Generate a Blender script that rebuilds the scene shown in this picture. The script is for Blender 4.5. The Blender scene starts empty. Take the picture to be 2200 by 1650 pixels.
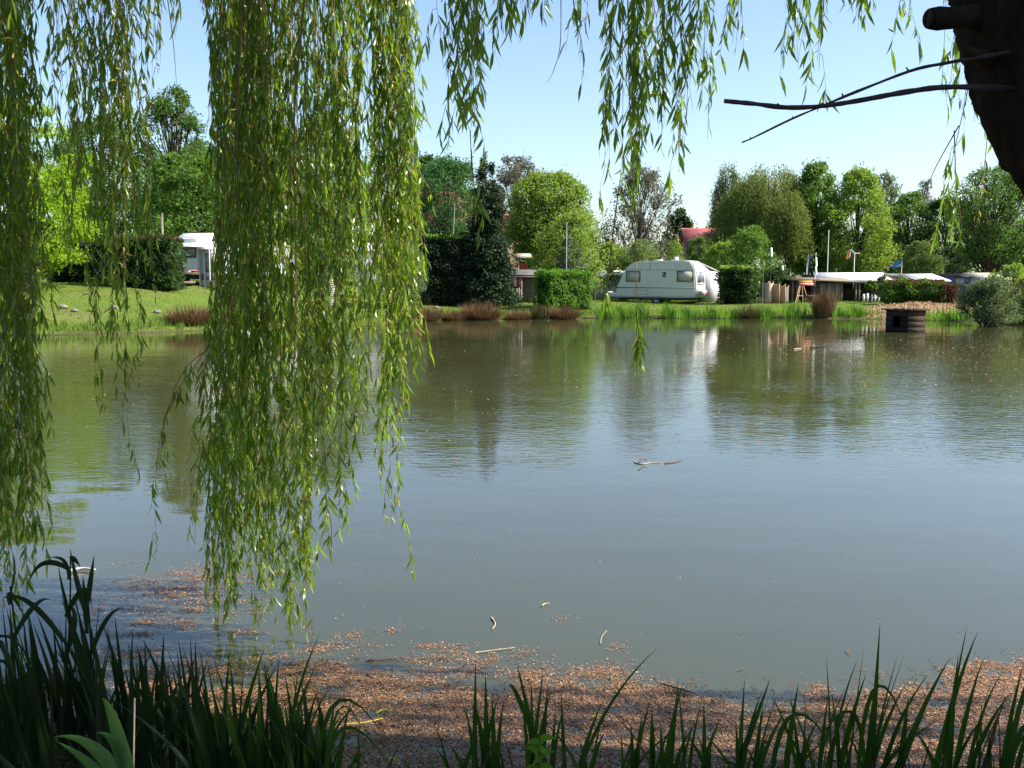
import bpy, bmesh, math, random
import numpy as np
from mathutils import Matrix, Vector
R = math.radians
C = bpy.context.scene
COL = C.collection

# ------------------------------------------------------------------ camera, sky, sun, exposure
FPX, CX, CY = 2139.0, 1100.0, 825.0          # focal length and centre, in pixels of a 2200 px wide frame
CAM_Z, PITCH = 2.3, R(6.24)
cam = bpy.data.objects.new('camera', bpy.data.cameras.new('camera')); COL.objects.link(cam)
cam.location = (0, 0, CAM_Z); cam.rotation_euler = (R(90) - PITCH, 0, 0)
cam.data.lens = 36 * FPX / 2200; cam.data.sensor_width = 36
cam.data.clip_start = .05; cam.data.clip_end = 3000
C.camera = cam
SUN_EL, SUN_AZ = R(45), R(94)                # azimuth clockwise from +Y (the way the camera looks)
w = bpy.data.worlds.new('World'); C.world = w; w.use_nodes = True
nt = w.node_tree; nt.nodes.clear()
sky = nt.nodes.new('ShaderNodeTexSky'); sky.sky_type = 'NISHITA'; sky.sun_disc = False
sky.sun_elevation = SUN_EL; sky.sun_rotation = SUN_AZ
sky.air_density = 1.0; sky.dust_density = 1.1; sky.ozone_density = 2.6; sky.altitude = 50
bg = nt.nodes.new('ShaderNodeBackground'); bg.inputs['Strength'].default_value = .1
wo = nt.nodes.new('ShaderNodeOutputWorld')
nt.links.new(sky.outputs[0], bg.inputs[0]); nt.links.new(bg.outputs[0], wo.inputs[0])
sl = bpy.data.lights.new('sun', 'SUN'); sl.energy = 4.6; sl.angle = R(.53); sl.color = (1, .94, .84)
so = bpy.data.objects.new('sun', sl); COL.objects.link(so)
sdir = Vector((math.sin(SUN_AZ) * math.cos(SUN_EL), math.cos(SUN_AZ) * math.cos(SUN_EL), math.sin(SUN_EL)))
so.rotation_euler = sdir.to_track_quat('Z', 'Y').to_euler()
C.view_settings.view_transform = 'Standard'; C.view_settings.look = 'None'
C.view_settings.exposure = 1.27; C.view_settings.gamma = 1; C.view_settings.use_curve_mapping = False

# ------------------------------------------------------------------ helpers
def P(px, py, Y):
    u, v = (px - CX) / FPX, (CY - py) / FPX
    dy, dz = math.cos(PITCH) + v * math.sin(PITCH), -math.sin(PITCH) + v * math.cos(PITCH)
    t = Y / dy
    return Vector((u * t, Y, CAM_Z + dz * t))
def G(px, py, z=0.0):
    u, v = (px - CX) / FPX, (CY - py) / FPX
    dy, dz = math.cos(PITCH) + v * math.sin(PITCH), -math.sin(PITCH) + v * math.cos(PITCH)
    t = (z - CAM_Z) / dz
    return Vector((u * t, dy * t, z))
def X(px, Y): return P(px, 600, Y).x
def Z(py, Y): return P(1100, py, Y).z
def sstep(a, b, x):
    t = np.clip((np.asarray(x, float) - a) / (b - a), 0, 1); return t * t * (3 - 2 * t)

class MB:
    def __init__(s): s.v, s.f, s.n = [], [], 0
    def add(s, v, *faces):
        v = np.asarray(v, float).reshape(-1, 3)
        for f in faces: s.f.append(np.asarray(f, int) + s.n)
        s.v.append(v); s.n += len(v)
    def mesh(s, name, mat, smooth=False):
        me = bpy.data.meshes.new(name)
        v = np.concatenate(s.v).astype(np.float32)
        loops = np.concatenate([f.ravel() for f in s.f]).astype(np.int32)
        sizes = np.concatenate([np.full(len(f), f.shape[1]) for f in s.f])
        st = np.concatenate([[0], np.cumsum(sizes)[:-1]]).astype(np.int32)
        me.vertices.add(len(v)); me.vertices.foreach_set('co', v.ravel())
        me.loops.add(len(loops)); me.loops.foreach_set('vertex_index', loops)
        me.polygons.add(len(st)); me.polygons.foreach_set('loop_start', st)
        if smooth: me.polygons.foreach_set('use_smooth', np.ones(len(st), bool))
        me.update(calc_edges=True); me.validate()
        me.materials.append(mat)
        return me
    def build(s, name, mat, parent=None, smooth=False, kind=None):
        return link(name, s.mesh(name, mat, smooth), parent, kind)
    def box(s, x0, x1, y0, y1, z0, z1):
        v = [(x, y, z) for z in (z0, z1) for y in (y0, y1) for x in (x0, x1)]
        s.add(v, [(0, 2, 3, 1), (4, 5, 7, 6), (0, 1, 5, 4), (2, 6, 7, 3), (0, 4, 6, 2), (1, 3, 7, 5)])
        return s
    def slab(s, quad, th):
        q = [Vector(p) for p in quad]; n = (q[1] - q[0]).cross(q[2] - q[0]).normalized() * th
        v = q + [p - n for p in q]
        s.add(v, [(0, 1, 2, 3), (7, 6, 5, 4), (0, 4, 5, 1), (1, 5, 6, 2), (2, 6, 7, 3), (3, 7, 4, 0)])
        return s
    def tube(s, pts, rad, n=6, cap=True):
        pts = np.asarray([tuple(p) for p in pts], float); m = len(pts)
        rad = np.broadcast_to(np.asarray(rad, float), (m,))
        t = np.gradient(pts, axis=0); t /= np.linalg.norm(t, axis=1)[:, None] + 1e-9
        ref = np.where(np.abs(t[:, 2:3]) > .9, np.array([[1., 0, 0]]), np.array([[0, 0, 1.]]))
        if np.ptp(ref[:, 0]) > 0: ref[:] = (.3, .95, .05)
        a = np.cross(t, ref); a /= np.linalg.norm(a, axis=1)[:, None] + 1e-9
        b = np.cross(t, a)
        th = np.arange(n) * 2 * math.pi / n
        v = (pts[:, None] + rad[:, None, None] * (a[:, None] * np.cos(th)[None, :, None] + b[:, None] * np.sin(th)[None, :, None])).reshape(-1, 3)
        i = np.arange(m - 1)[:, None] * n; j = np.arange(n)[None]; k = (j + 1) % n
        f = np.stack([i + j, i + k, i + n + k, i + n + j], -1).reshape(-1, 4)
        s.add(v, f, *([np.arange(n)[None], ((m - 1) * n + np.arange(n))[None]] if cap else []))
        return s
    def batch(s, T, F, pos, d, nr, sx, sy):
        """copies of template T (x width, y length, z off the blade) at pos along d"""
        d = d / (np.linalg.norm(d, axis=1)[:, None] + 1e-9)
        x = np.cross(d, nr); x /= np.linalg.norm(x, axis=1)[:, None] + 1e-9
        n = np.cross(x, d)
        T = np.asarray(T, float); N, m = len(pos), len(T)
        v = (pos[:, None] + x[:, None] * (T[None, :, 0:1] * sx[:, None, None]) + d[:, None] * (T[None, :, 1:2] * sy[:, None, None])
             + n[:, None] * (T[None, :, 2:3] * sy[:, None, None])).reshape(-1, 3)
        off = (np.arange(N) * m)[:, None, None]
        s.add(v, *[(np.asarray(f)[None] + off).reshape(-1, len(f[0])) for f in F])

def link(name, me, parent=None, kind=None):
    o = bpy.data.objects.new(name, me); COL.objects.link(o)
    if parent: o.parent = parent
    if kind: o['kind'] = kind
    return o
def tag(o, label, cat, group=None):
    o['label'] = label; o['category'] = cat
    if group: o['group'] = group
    return o
def thing(name, label, cat, loc=(0, 0, 0), rz=0, group=None):
    o = bpy.data.objects.new(name, None); COL.objects.link(o); o.empty_display_size = .2
    o.location = loc; o.rotation_euler = (0, 0, rz)
    return tag(o, label, cat, group)
def bevel_prism(name, prof, y0, y1, mat, parent, bev=.05, seg=2):
    bm = bmesh.new()
    a = [bm.verts.new((x, y0, z)) for x, z in prof]; b = [bm.verts.new((x, y1, z)) for x, z in prof]
    n = len(prof)
    bm.faces.new(a); bm.faces.new(b[::-1])
    for i in range(n): bm.faces.new((a[i], b[i], b[(i + 1) % n], a[(i + 1) % n]))
    bmesh.ops.recalc_face_normals(bm, faces=bm.faces)
    if bev: bmesh.ops.bevel(bm, geom=list(bm.edges), offset=bev, segments=seg, affect='EDGES', clamp_overlap=True)
    me = bpy.data.meshes.new(name); bm.to_mesh(me); bm.free(); me.materials.append(mat)
    return link(name, me, parent)

QT = [(0, 0, 0), (.5, .45, .06), (0, 1, -.1), (-.5, .45, .06)]; QF = [[(0, 1, 2, 3)]]
LT = [(0, 0, 0), (.38, .22, .03), (-.38, .22, .03), (.5, .55, 0), (-.5, .55, 0), (.2, .83, -.07), (-.2, .83, -.07), (0, 1.0, -.15)]
LF = [[(0, 1, 2), (5, 7, 6)], [(1, 3, 4, 2), (3, 5, 6, 4)]]

# ------------------------------------------------------------------ materials
def mat(name, col, rough=.7, spec=.3, var=.0, scale=8.0, bump=0, bscale=30, metal=0, stretch=(1, 1, 1), col2=None):
    m = bpy.data.materials.new(name); m.use_nodes = True; t = m.node_tree; b = t.nodes['Principled BSDF']
    b.inputs['Base Color'].default_value = (*col, 1); b.inputs['Roughness'].default_value = rough
    b.inputs['Specular IOR Level'].default_value = spec; b.inputs['Metallic'].default_value = metal
    tc = t.nodes.new('ShaderNodeTexCoord'); mp = t.nodes.new('ShaderNodeMapping'); mp.inputs['Scale'].default_value = stretch
    t.links.new(tc.outputs['Object'], mp.inputs[0])
    if var or col2:
        n = t.nodes.new('ShaderNodeTexNoise'); n.inputs['Scale'].default_value = scale; n.inputs['Detail'].default_value = 6
        n.inputs['Roughness'].default_value = .65
        r = t.nodes.new('ShaderNodeValToRGB'); e = r.color_ramp.elements
        e[0].position, e[1].position = .32, .7
        c2 = col2 or tuple(min(1, c * (1 + var)) for c in col); c1 = col if col2 else tuple(c * (1 - var) for c in col)
        e[0].color = (*c1, 1); e[1].color = (*c2, 1)
        t.links.new(mp.outputs[0], n.inputs['Vector']); t.links.new(n.outputs['Fac'], r.inputs[0]); t.links.new(r.outputs[0], b.inputs['Base Color'])
    if bump:
        n2 = t.nodes.new('ShaderNodeTexNoise'); n2.inputs['Scale'].default_value = bscale; n2.inputs['Detail'].default_value = 5
        bp = t.nodes.new('ShaderNodeBump'); bp.inputs['Strength'].default_value = .6; bp.inputs['Distance'].default_value = bump
        t.links.new(mp.outputs[0], n2.inputs['Vector']); t.links.new(n2.outputs['Fac'], bp.inputs['Height']); t.links.new(bp.outputs[0], b.inputs['Normal'])
    return m
def leafmat(name, c1, c2, trans=.4, tcol=None, rough=.45, spec=.35, c3=None):
    m = bpy.data.materials.new(name); m.use_nodes = True; t = m.node_tree; b = t.nodes['Principled BSDF']
    g = t.nodes.new('ShaderNodeNewGeometry'); r = t.nodes.new('ShaderNodeValToRGB'); e = r.color_ramp.elements
    e[0].color = (*c1, 1); e[1].color = (*c2, 1)
    if c3: x = e.new(.9); x.color = (*c2, 1); e[2].color = (*c3, 1)
    t.links.new(g.outputs['Random Per Island'], r.inputs[0]); t.links.new(r.outputs[0], b.inputs['Base Color'])
    b.inputs['Roughness'].default_value = rough; b.inputs['Specular IOR Level'].default_value = spec
    tr = t.nodes.new('ShaderNodeBsdfTranslucent'); mx = t.nodes.new('ShaderNodeMixShader'); mx.inputs[0].default_value = trans
    mu = t.nodes.new('ShaderNodeMix'); mu.data_type = 'RGBA'; mu.blend_type = 'MULTIPLY'; mu.inputs[0].default_value = 1
    t.links.new(r.outputs[0], mu.inputs[6]); mu.inputs[7].default_value = (*(tcol or (2.2, 2.0, 1.0)), 1)
    t.links.new(mu.outputs[2], tr.inputs[0])
    t.links.new(b.outputs[0], mx.inputs[1]); t.links.new(tr.outputs[0], mx.inputs[2])
    t.links.new(mx.outputs[0], t.nodes['Material Output'].inputs[0])
    return m
M = {}
M['willow'] = leafmat('willow leaf', (.085, .155, .018), (.22, .32, .038), .46, (1.85, 1.95, .6), .3, .7)
M['catkin'] = leafmat('spent catkin', (.36, .33, .06), (.52, .43, .10), .3, (1.3, 1.2, .8))
M['twig'] = mat('willow twig', (.20, .12, .045), .6, .3, .4, 20)
M['bark'] = mat('willow bark', (.032, .025, .018), .95, .1, .5, 6, .02, 14, stretch=(1, 1, .25))
M['wood_dead'] = mat('dead branch bark', (.07, .055, .06), .85, .2, .4, 12, .004, 60)
M['trunk'] = mat('far tree bark', (.07, .055, .04), .9, .15, .4, 4)
M['trunk_grey'] = mat('grey tree bark', (.11, .095, .08), .9, .15, .4, 4)
M['iris'] = leafmat('iris blade', (.012, .034, .008), (.034, .082, .013), .38, (2.0, 2.2, .8), .4, .4)  # base colour darkened to carry the shade of the willow crown
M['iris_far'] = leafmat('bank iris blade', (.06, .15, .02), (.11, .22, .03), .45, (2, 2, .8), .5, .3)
M['reed'] = leafmat('reed leaf', (.008, .019, .008), (.018, .04, .012), .3, (2, 2.1, .9), .5, .3)  # bank shade put into the colour; also on iris in the corner
M['hosta'] = leafmat('broad pale leaf', (.06, .14, .04), (.09, .18, .05), .35, (1.6, 1.8, .9), .4, .4)
M['hosta_edge'] = mat('pale leaf rim', (.30, .38, .18), .5, .3, .1)
M['grass'] = leafmat('grass blade', (.068, .12, .016), (.13, .185, .03), .35, (1.9, 1.8, .7), .6, .2)
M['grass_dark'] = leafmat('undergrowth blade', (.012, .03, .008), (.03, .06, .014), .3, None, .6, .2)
M['sedge'] = leafmat('dead sedge blade', (.09, .05, .025), (.20, .12, .06), .2, (1.3, 1.2, .9), .7, .2)
M['sedge_green'] = leafmat('sedge blade', (.05, .06, .02), (.12, .10, .04), .2, (1.3, 1.2, .9), .7, .2)
M['debris'] = leafmat('fallen catkin flake', (.17, .08, .04), (.42, .235, .13), .15, (1, 1, 1), .5, .45, c3=(.78, .55, .34))
def F(name, a, b, tr=.38, tc=None): M[name] = leafmat(name + ' foliage', tuple(1.25 * q for q in a), tuple(1.25 * q for q in b), tr, tc, .55, .25)
F('yellowgreen', (.10, .19, .01), (.20, .30, .015), .45, (1.9, 1.8, .6))
F('green', (.045, .10, .016), (.085, .16, .025))
F('midgreen', (.035, .085, .016), (.07, .135, .025))
F('darkgreen', (.018, .045, .012), (.04, .08, .02), .3)
F('larch', (.025, .075, .025), (.05, .12, .035))
F('conifer', (.008, .018, .007), (.018, .034, .012), .12)
F('spruce', (.013, .024, .012), (.028, .05, .02), .15, (1.4, 2, .8))
F('light', (.09, .16, .025), (.16, .23, .045), .42)
F('olive', (.065, .10, .022), (.12, .155, .04), .4)
F('willowgrey', (.07, .11, .035), (.12, .17, .06), .4)
F('grey', (.075, .085, .055), (.14, .14, .10), .35, (1.3, 1.3, 1))
F('greygreen', (.05, .085, .04), (.10, .14, .07), .35)
F('box', (.05, .13, .014), (.095, .20, .025), .35)
F('redleaf', (.05, .022, .012), (.11, .045, .02), .3, (1.5, 1.2, .8))
F('blossom', (.6, .58, .45), (.75, .72, .6), .3, (1, 1, 1))
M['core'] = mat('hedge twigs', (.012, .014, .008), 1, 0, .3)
M['white'] = mat('caravan white', (.74, .75, .72), .4, .4, .05, 3)
M['caravan'] = mat('caravan cream white', (.54, .55, .46), .35, .4, .06, 2)
M['trim'] = mat('caravan stripe', (.10, .17, .17), .5, .3)
M['winframe'] = mat('dark window rubber', (.06, .07, .06), .6, .3)
M['pane'] = mat('milky acrylic pane', (.42, .41, .34), .15, .5, .15, 3)
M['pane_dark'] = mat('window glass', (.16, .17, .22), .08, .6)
M['canvas'] = mat('awning canvas', (.55, .53, .58), .85, .1, .12, 3)
M['canvas_white'] = mat('white awning canvas', (.82, .81, .80), .8, .1, .05, 3)
M['canvas_beige'] = mat('beige roofing', (.55, .48, .38), .8, .1, .1, 2)
M['red_light'] = mat('tail light', (.6, .03, .02), .3, .5)
M['metal'] = mat('grey metal', (.33, .35, .36), .4, .5, .1, 5)
M['darkmetal'] = mat('dark metal', (.03, .03, .03), .6, .3)
M['timber'] = mat('weathered timber', (.20, .16, .13), .85, .15, .35, 4, stretch=(6, 6, .6))
M['timber_tan'] = mat('tan timber', (.38, .25, .15), .8, .2, .25, 4, stretch=(6, 6, .6))
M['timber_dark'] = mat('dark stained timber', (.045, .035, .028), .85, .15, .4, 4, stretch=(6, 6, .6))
M['timber_pale'] = mat('bleached lath', (.50, .43, .36), .8, .2, .2, 6)
M['white_wood'] = mat('white paint on wood', (.66, .66, .63), .6, .3, .1, 5)
M['felt'] = mat('roofing felt', (.16, .15, .15), .9, .1, .3, 3)
M['tile_red'] = mat('red clay tile', (.20, .07, .045), .8, .2, .35, 6)
M['tile_purple'] = mat('wine red roof sheet', (.27, .075, .075), .7, .3, .2, 4)
M['brick'] = mat('house wall', (.30, .22, .16), .9, .1, .2, 4)
M['red_cloth'] = mat('red cloth', (.42, .06, .03), .9, .1, .1)
M['white_cloth'] = mat('white cloth', (.66, .60, .55), .9, .1, .1)
M['gold_cloth'] = mat('gold cloth', (.65, .42, .04), .9, .1)
M['black_cloth'] = mat('black cloth', (.02, .02, .02), .9, .1)
M['blue_cloth'] = mat('blue cloth', (.06, .18, .34), .9, .1)
M['navy'] = mat('navy cloth', (.03, .04, .16), .9, .1)
M['concrete'] = mat('old concrete', (.28, .26, .22), .95, .1, .25, 3)
M['stone'] = mat('field stone', (.19, .16, .14), .9, .2, .3, 7, .03, 6)
M['chips'] = mat('wood chips', (.30, .19, .10), .95, .1, 0, 9, .03, 18, col2=(.50, .36, .21))
M['duck'] = mat('dark board', (.018, .016, .013), .9, .08, .4, 5, stretch=(1, 1, 6))  # near-black base for most front boards and one side
M['duck_brown'] = mat('brown board', (.05, .038, .027), .9, .08, .4, 5, stretch=(1, 1, 5))  # lighter and browner, for the other side and the lid
M['duck_grey'] = mat('grey weathered board', (.034, .031, .027), .9, .08, .3, 5, stretch=(1, 1, 5))
M['stick'] = mat('floating stick', (.42, .33, .24), .7, .3, .3, 20)
M['stick_dark'] = mat('wet twig', (.09, .06, .045), .6, .4, .3, 20)
M['leaf_yellow'] = mat('yellow floating catkin', (.55, .45, .06), .6, .3, .1)
M['leaf_olive'] = mat('olive floating leaf', (.14, .16, .04), .6, .3, .1)
# ------------------------------------------------------------------ pond outline, terrain, water
far = [(-80, 727), (0, 723), (130, 720), (300, 716), (450, 711), (600, 702), (870, 690), (1050, 686), (1250, 684), (1500, 684), (1800, 684), (1900, 686), (2080, 692), (2200, 698), (2330, 704)]
POND = [tuple(G(x, y)[:2]) for x, y in far] + [(30, 36), (33, 27), (28, 15), (16, 8.6), (8, 6.4), (4.7, 5.4), (3.5, 4.55), (2.4, 4.22), (1, 4.12), (-.6, 4.2), (-1.3, 4.45), (-2.2, 4.75), (-3.1, 5.3), (-4.6, 6.6), (-9, 9.5), (-16, 15), (-24, 24), (-25, 33)]
PD = np.array(POND)
def pond_dist(x, y):
    """signed distance to the shore, positive on land"""
    x, y = np.asarray(x, float), np.asarray(y, float); shp = x.shape
    p = np.stack([x.ravel(), y.ravel()], 1); best = np.full(len(p), 1e9); ins = np.zeros(len(p), bool)
    for a, b in zip(PD, np.roll(PD, -1, 0)):
        e = b - a; t = np.clip(((p - a) @ e) / (e @ e), 0, 1)
        best = np.minimum(best, np.hypot(*(p - a - t[:, None] * e).T))
        c = ((a[1] > p[:, 1]) != (b[1] > p[:, 1])) & (p[:, 0] < (b[0] - a[0]) * (p[:, 1] - a[1]) / (b[1] - a[1] + 1e-12) + a[0])
        ins ^= c
    far_w = sstep(20, 34, y.ravel()) * .8 + .2
    wob = (np.sin(p[:, 0] * 1.9 + np.sin(p[:, 1])) * .16 + np.sin(p[:, 0] * .71 + 1.3) * .25 + np.sin(p[:, 0] * 4.3 + p[:, 1] * 3) * .07) * far_w
    return (np.where(ins, -best, best) + wob).reshape(shp)
def ground_z(x, y):
    x, y = np.asarray(x, float), np.asarray(y, float)
    d = pond_dist(x, y)
    z = np.where(d > 0, .12 * sstep(0, .35, d) + .43 * sstep(.1, 4, d), -.7 * sstep(0, 1.6, -d) - .02)
    hill = sstep(-6, -17, x) * sstep(25, 36, y)
    z = z + np.where(d > 0, 1.25 * sstep(.5, 12, d) * hill, 0)
    z = z + np.where(d > 0, .1 * sstep(2, 8, d) * sstep(40, 50, y), 0)
    return z + np.where(d > .3, (np.sin(x * .9 + y * .35) + np.sin(y * 1.1 - x * .4)) * .025, 0)
def gz(x, y): return float(ground_z(np.array([x]), np.array([y]))[0])
ar = np.arange
xs = np.unique(np.round(np.concatenate([[-900, -600, -400, -280, -200, -150, -120, -95, -80, -70], ar(-62, -6, .7), ar(-6, 6, .2), ar(6, 62, .7), [70, 80, 95, 120, 150, 200, 280, 400, 600, 900]]), 3))
ys = np.unique(np.round(np.concatenate([[-300, -200, -120, -70, -40, -25, -16], ar(-11, 2, .7), ar(2, 8, .15), ar(8, 34, 1), ar(34, 72, .4), ar(72, 110, 2.5), [120, 150, 200, 280, 400, 600, 900, 1300]]), 3))
gx, gy = np.meshgrid(xs, ys)
zz = ground_z(gx, gy)
nx, ny = len(xs), len(ys)
i, j = np.meshgrid(ar(nx - 1), ar(ny - 1)); k = (j * nx + i).ravel()
mb = MB(); mb.add(np.stack([gx, gy, zz], -1), np.stack([k, k + 1, k + nx + 1, k + nx], 1))
gm = bpy.data.materials.new('bank turf'); gm.use_nodes = True; t = gm.node_tree; b = t.nodes['Principled BSDF']
b.inputs['Roughness'].default_value = .95; b.inputs['Specular IOR Level'].default_value = .1
tc = t.nodes.new('ShaderNodeTexCoord')
def ns(scale, det=6):
    n = t.nodes.new('ShaderNodeTexNoise'); n.inputs['Scale'].default_value = scale; n.inputs['Detail'].default_value = det
    t.links.new(tc.outputs['Object'], n.inputs['Vector']); return n
def ramp(src, p0, c0, p1, c1):
    r = t.nodes.new('ShaderNodeValToRGB'); e = r.color_ramp.elements
    e[0].position, e[1].position = p0, p1; e[0].color, e[1].color = (*c0, 1), (*c1, 1)
    t.links.new(src, r.inputs[0]); return r
def mix(fac, a, c):
    m = t.nodes.new('ShaderNodeMix'); m.data_type = 'RGBA'
    t.links.new(fac, m.inputs[0]); t.links.new(a, m.inputs[6]); t.links.new(c, m.inputs[7]); return m
g1 = ramp(ns(1.2).outputs['Fac'], .3, (.068, .12, .017), .72, (.14, .18, .03))
g2 = ramp(ns(9).outputs['Fac'], .35, (.055, .10, .015), .7, (.14, .19, .03))
gr0 = mix(ns(3).outputs['Fac'], g1.outputs[0], g2.outputs[0])
wr = ramp(ns(.45).outputs['Fac'], .52, (0, 0, 0), .72, (.75, .75, .75)); wcol = ramp(ns(6).outputs['Fac'], .35, (.11, .115, .035), .7, (.20, .17, .075))
gr = mix(wr.outputs[0], gr0.outputs[2], wcol.outputs[0])
so_ = ramp(ns(14).outputs['Fac'], .3, (.035, .026, .017), .7, (.10, .075, .05))
sx_ = t.nodes.new('ShaderNodeSeparateXYZ'); t.links.new(tc.outputs['Object'], sx_.inputs[0])
lo = t.nodes.new('ShaderNodeMapRange'); lo.inputs[1].default_value, lo.inputs[2].default_value = .0, .09; t.links.new(sx_.outputs['Z'], lo.inputs[0])
nb = t.nodes.new('ShaderNodeMapRange'); nb.inputs[1].default_value, nb.inputs[2].default_value = 9, 14; t.links.new(sx_.outputs['Y'], nb.inputs[0])
mn = t.nodes.new('ShaderNodeMath'); mn.operation = 'MULTIPLY'; t.links.new(lo.outputs[0], mn.inputs[0]); t.links.new(nb.outputs[0], mn.inputs[1])
fin = mix(mn.outputs[0], so_.outputs[0], gr.outputs[2]); t.links.new(fin.outputs[2], b.inputs['Base Color'])
bp = t.nodes.new('ShaderNodeBump'); bp.inputs['Distance'].default_value = .05; t.links.new(ns(22).outputs['Fac'], bp.inputs['Height']); t.links.new(bp.outputs[0], b.inputs['Normal'])
mb.build('ground', gm, smooth=True, kind='structure')

wm = bpy.data.materials.new('pond water'); wm.use_nodes = True; t = wm.node_tree; b = t.nodes['Principled BSDF']
tc = t.nodes.new('ShaderNodeTexCoord')
b.inputs['IOR'].default_value = 1.6; b.inputs['Roughness'].default_value = .006
wc = ramp(ns(.12, 3).outputs['Fac'], .3, (.043, .044, .018), .7, (.059, .060, .026)); t.links.new(wc.outputs[0], b.inputs['Base Color'])
sx_ = t.nodes.new('ShaderNodeSeparateXYZ'); t.links.new(tc.outputs['Object'], sx_.inputs[0])
def mrange(src, a, b_, c, d):
    m = t.nodes.new('ShaderNodeMapRange'); m.interpolation_type = 'SMOOTHSTEP'
    for q, v in zip((1, 2, 3, 4), (a, b_, c, d)): m.inputs[q].default_value = v
    t.links.new(src, m.inputs[0]); return m.outputs[0]
def mul(a, c, op='MULTIPLY'):
    m = t.nodes.new('ShaderNodeMath'); m.operation = op
    for q, s in enumerate((a, c)):
        if isinstance(s, float): m.inputs[q].default_value = s
        else: t.links.new(s, m.inputs[q])
    return m.outputs[0]
mp = t.nodes.new('ShaderNodeMapping'); mp.inputs['Scale'].default_value = (.5, 1, 1); mp.inputs['Rotation'].default_value = (0, 0, R(20)); t.links.new(tc.outputs['Object'], mp.inputs[0])
rip = ns(8.5, 3); t.links.new(mp.outputs[0], rip.inputs['Vector']); rip.inputs['Distortion'].default_value = .4
swell = ns(1.1, 2); t.links.new(mp.outputs[0], swell.inputs['Vector'])
wind = mul(mrange(sx_.outputs['Y'], 9.5, 14., 0., 1.), mrange(sx_.outputs['Y'], 24., 36., 1., .12))
patch = mrange(ns(.16, 3).outputs['Fac'], .36, .6, .25, 1.)
amp = mul(mul(wind, patch), .006)
amp = mul(amp, .0006, 'ADD')
h = mul(mul(rip.outputs['Fac'], amp), mul(swell.outputs['Fac'], .006), 'ADD')
bp = t.nodes.new('ShaderNodeBump'); bp.inputs['Distance'].default_value = 1.; bp.inputs['Strength'].default_value = 1.
t.links.new(h, bp.inputs['Height']); t.links.new(bp.outputs[0], b.inputs['Normal'])
mb = MB(); mb.add([(-30, 2, 0), (42, 2, 0), (42, 62, 0), (-30, 62, 0)], [(0, 1, 2, 3)])
mb.build('pond_water', wm, kind='structure')

# ------------------------------------------------------------------ plants: generic builders
def unit(rs, n):
    v = rs.normal(size=(n, 3)); return v / np.linalg.norm(v, axis=1)[:, None]
def scatter(mb, rs, pos, size, out=None, droop=.35, aspect=.55):
    n = len(pos); d = unit(rs, n); d[:, 2] -= droop
    if out is not None: d += out * .5
    L = size * rs.uniform(.6, 1.35, n)
    mb.batch(QT, QF, pos, d, unit(rs, n), L * aspect, L)
PROF = {
    'round': lambda t: np.sqrt(np.clip(1 - (2 * t - 1) ** 2, 0, 1)) ** .8,
    'oval': lambda t: np.clip(np.sin(np.pi * np.clip(t, .0, 1) ** .8), 0, 1) ** .6,
    'dome': lambda t: np.sqrt(np.clip(1 - np.clip(t, 0, 1) ** 2.2, 0, 1)) * (.75 + .25 * np.clip(t * 4, 0, 1)),
    'cone': lambda t: np.clip(1 - t, 0, 1) ** .85 * .96 + .04,
}
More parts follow.
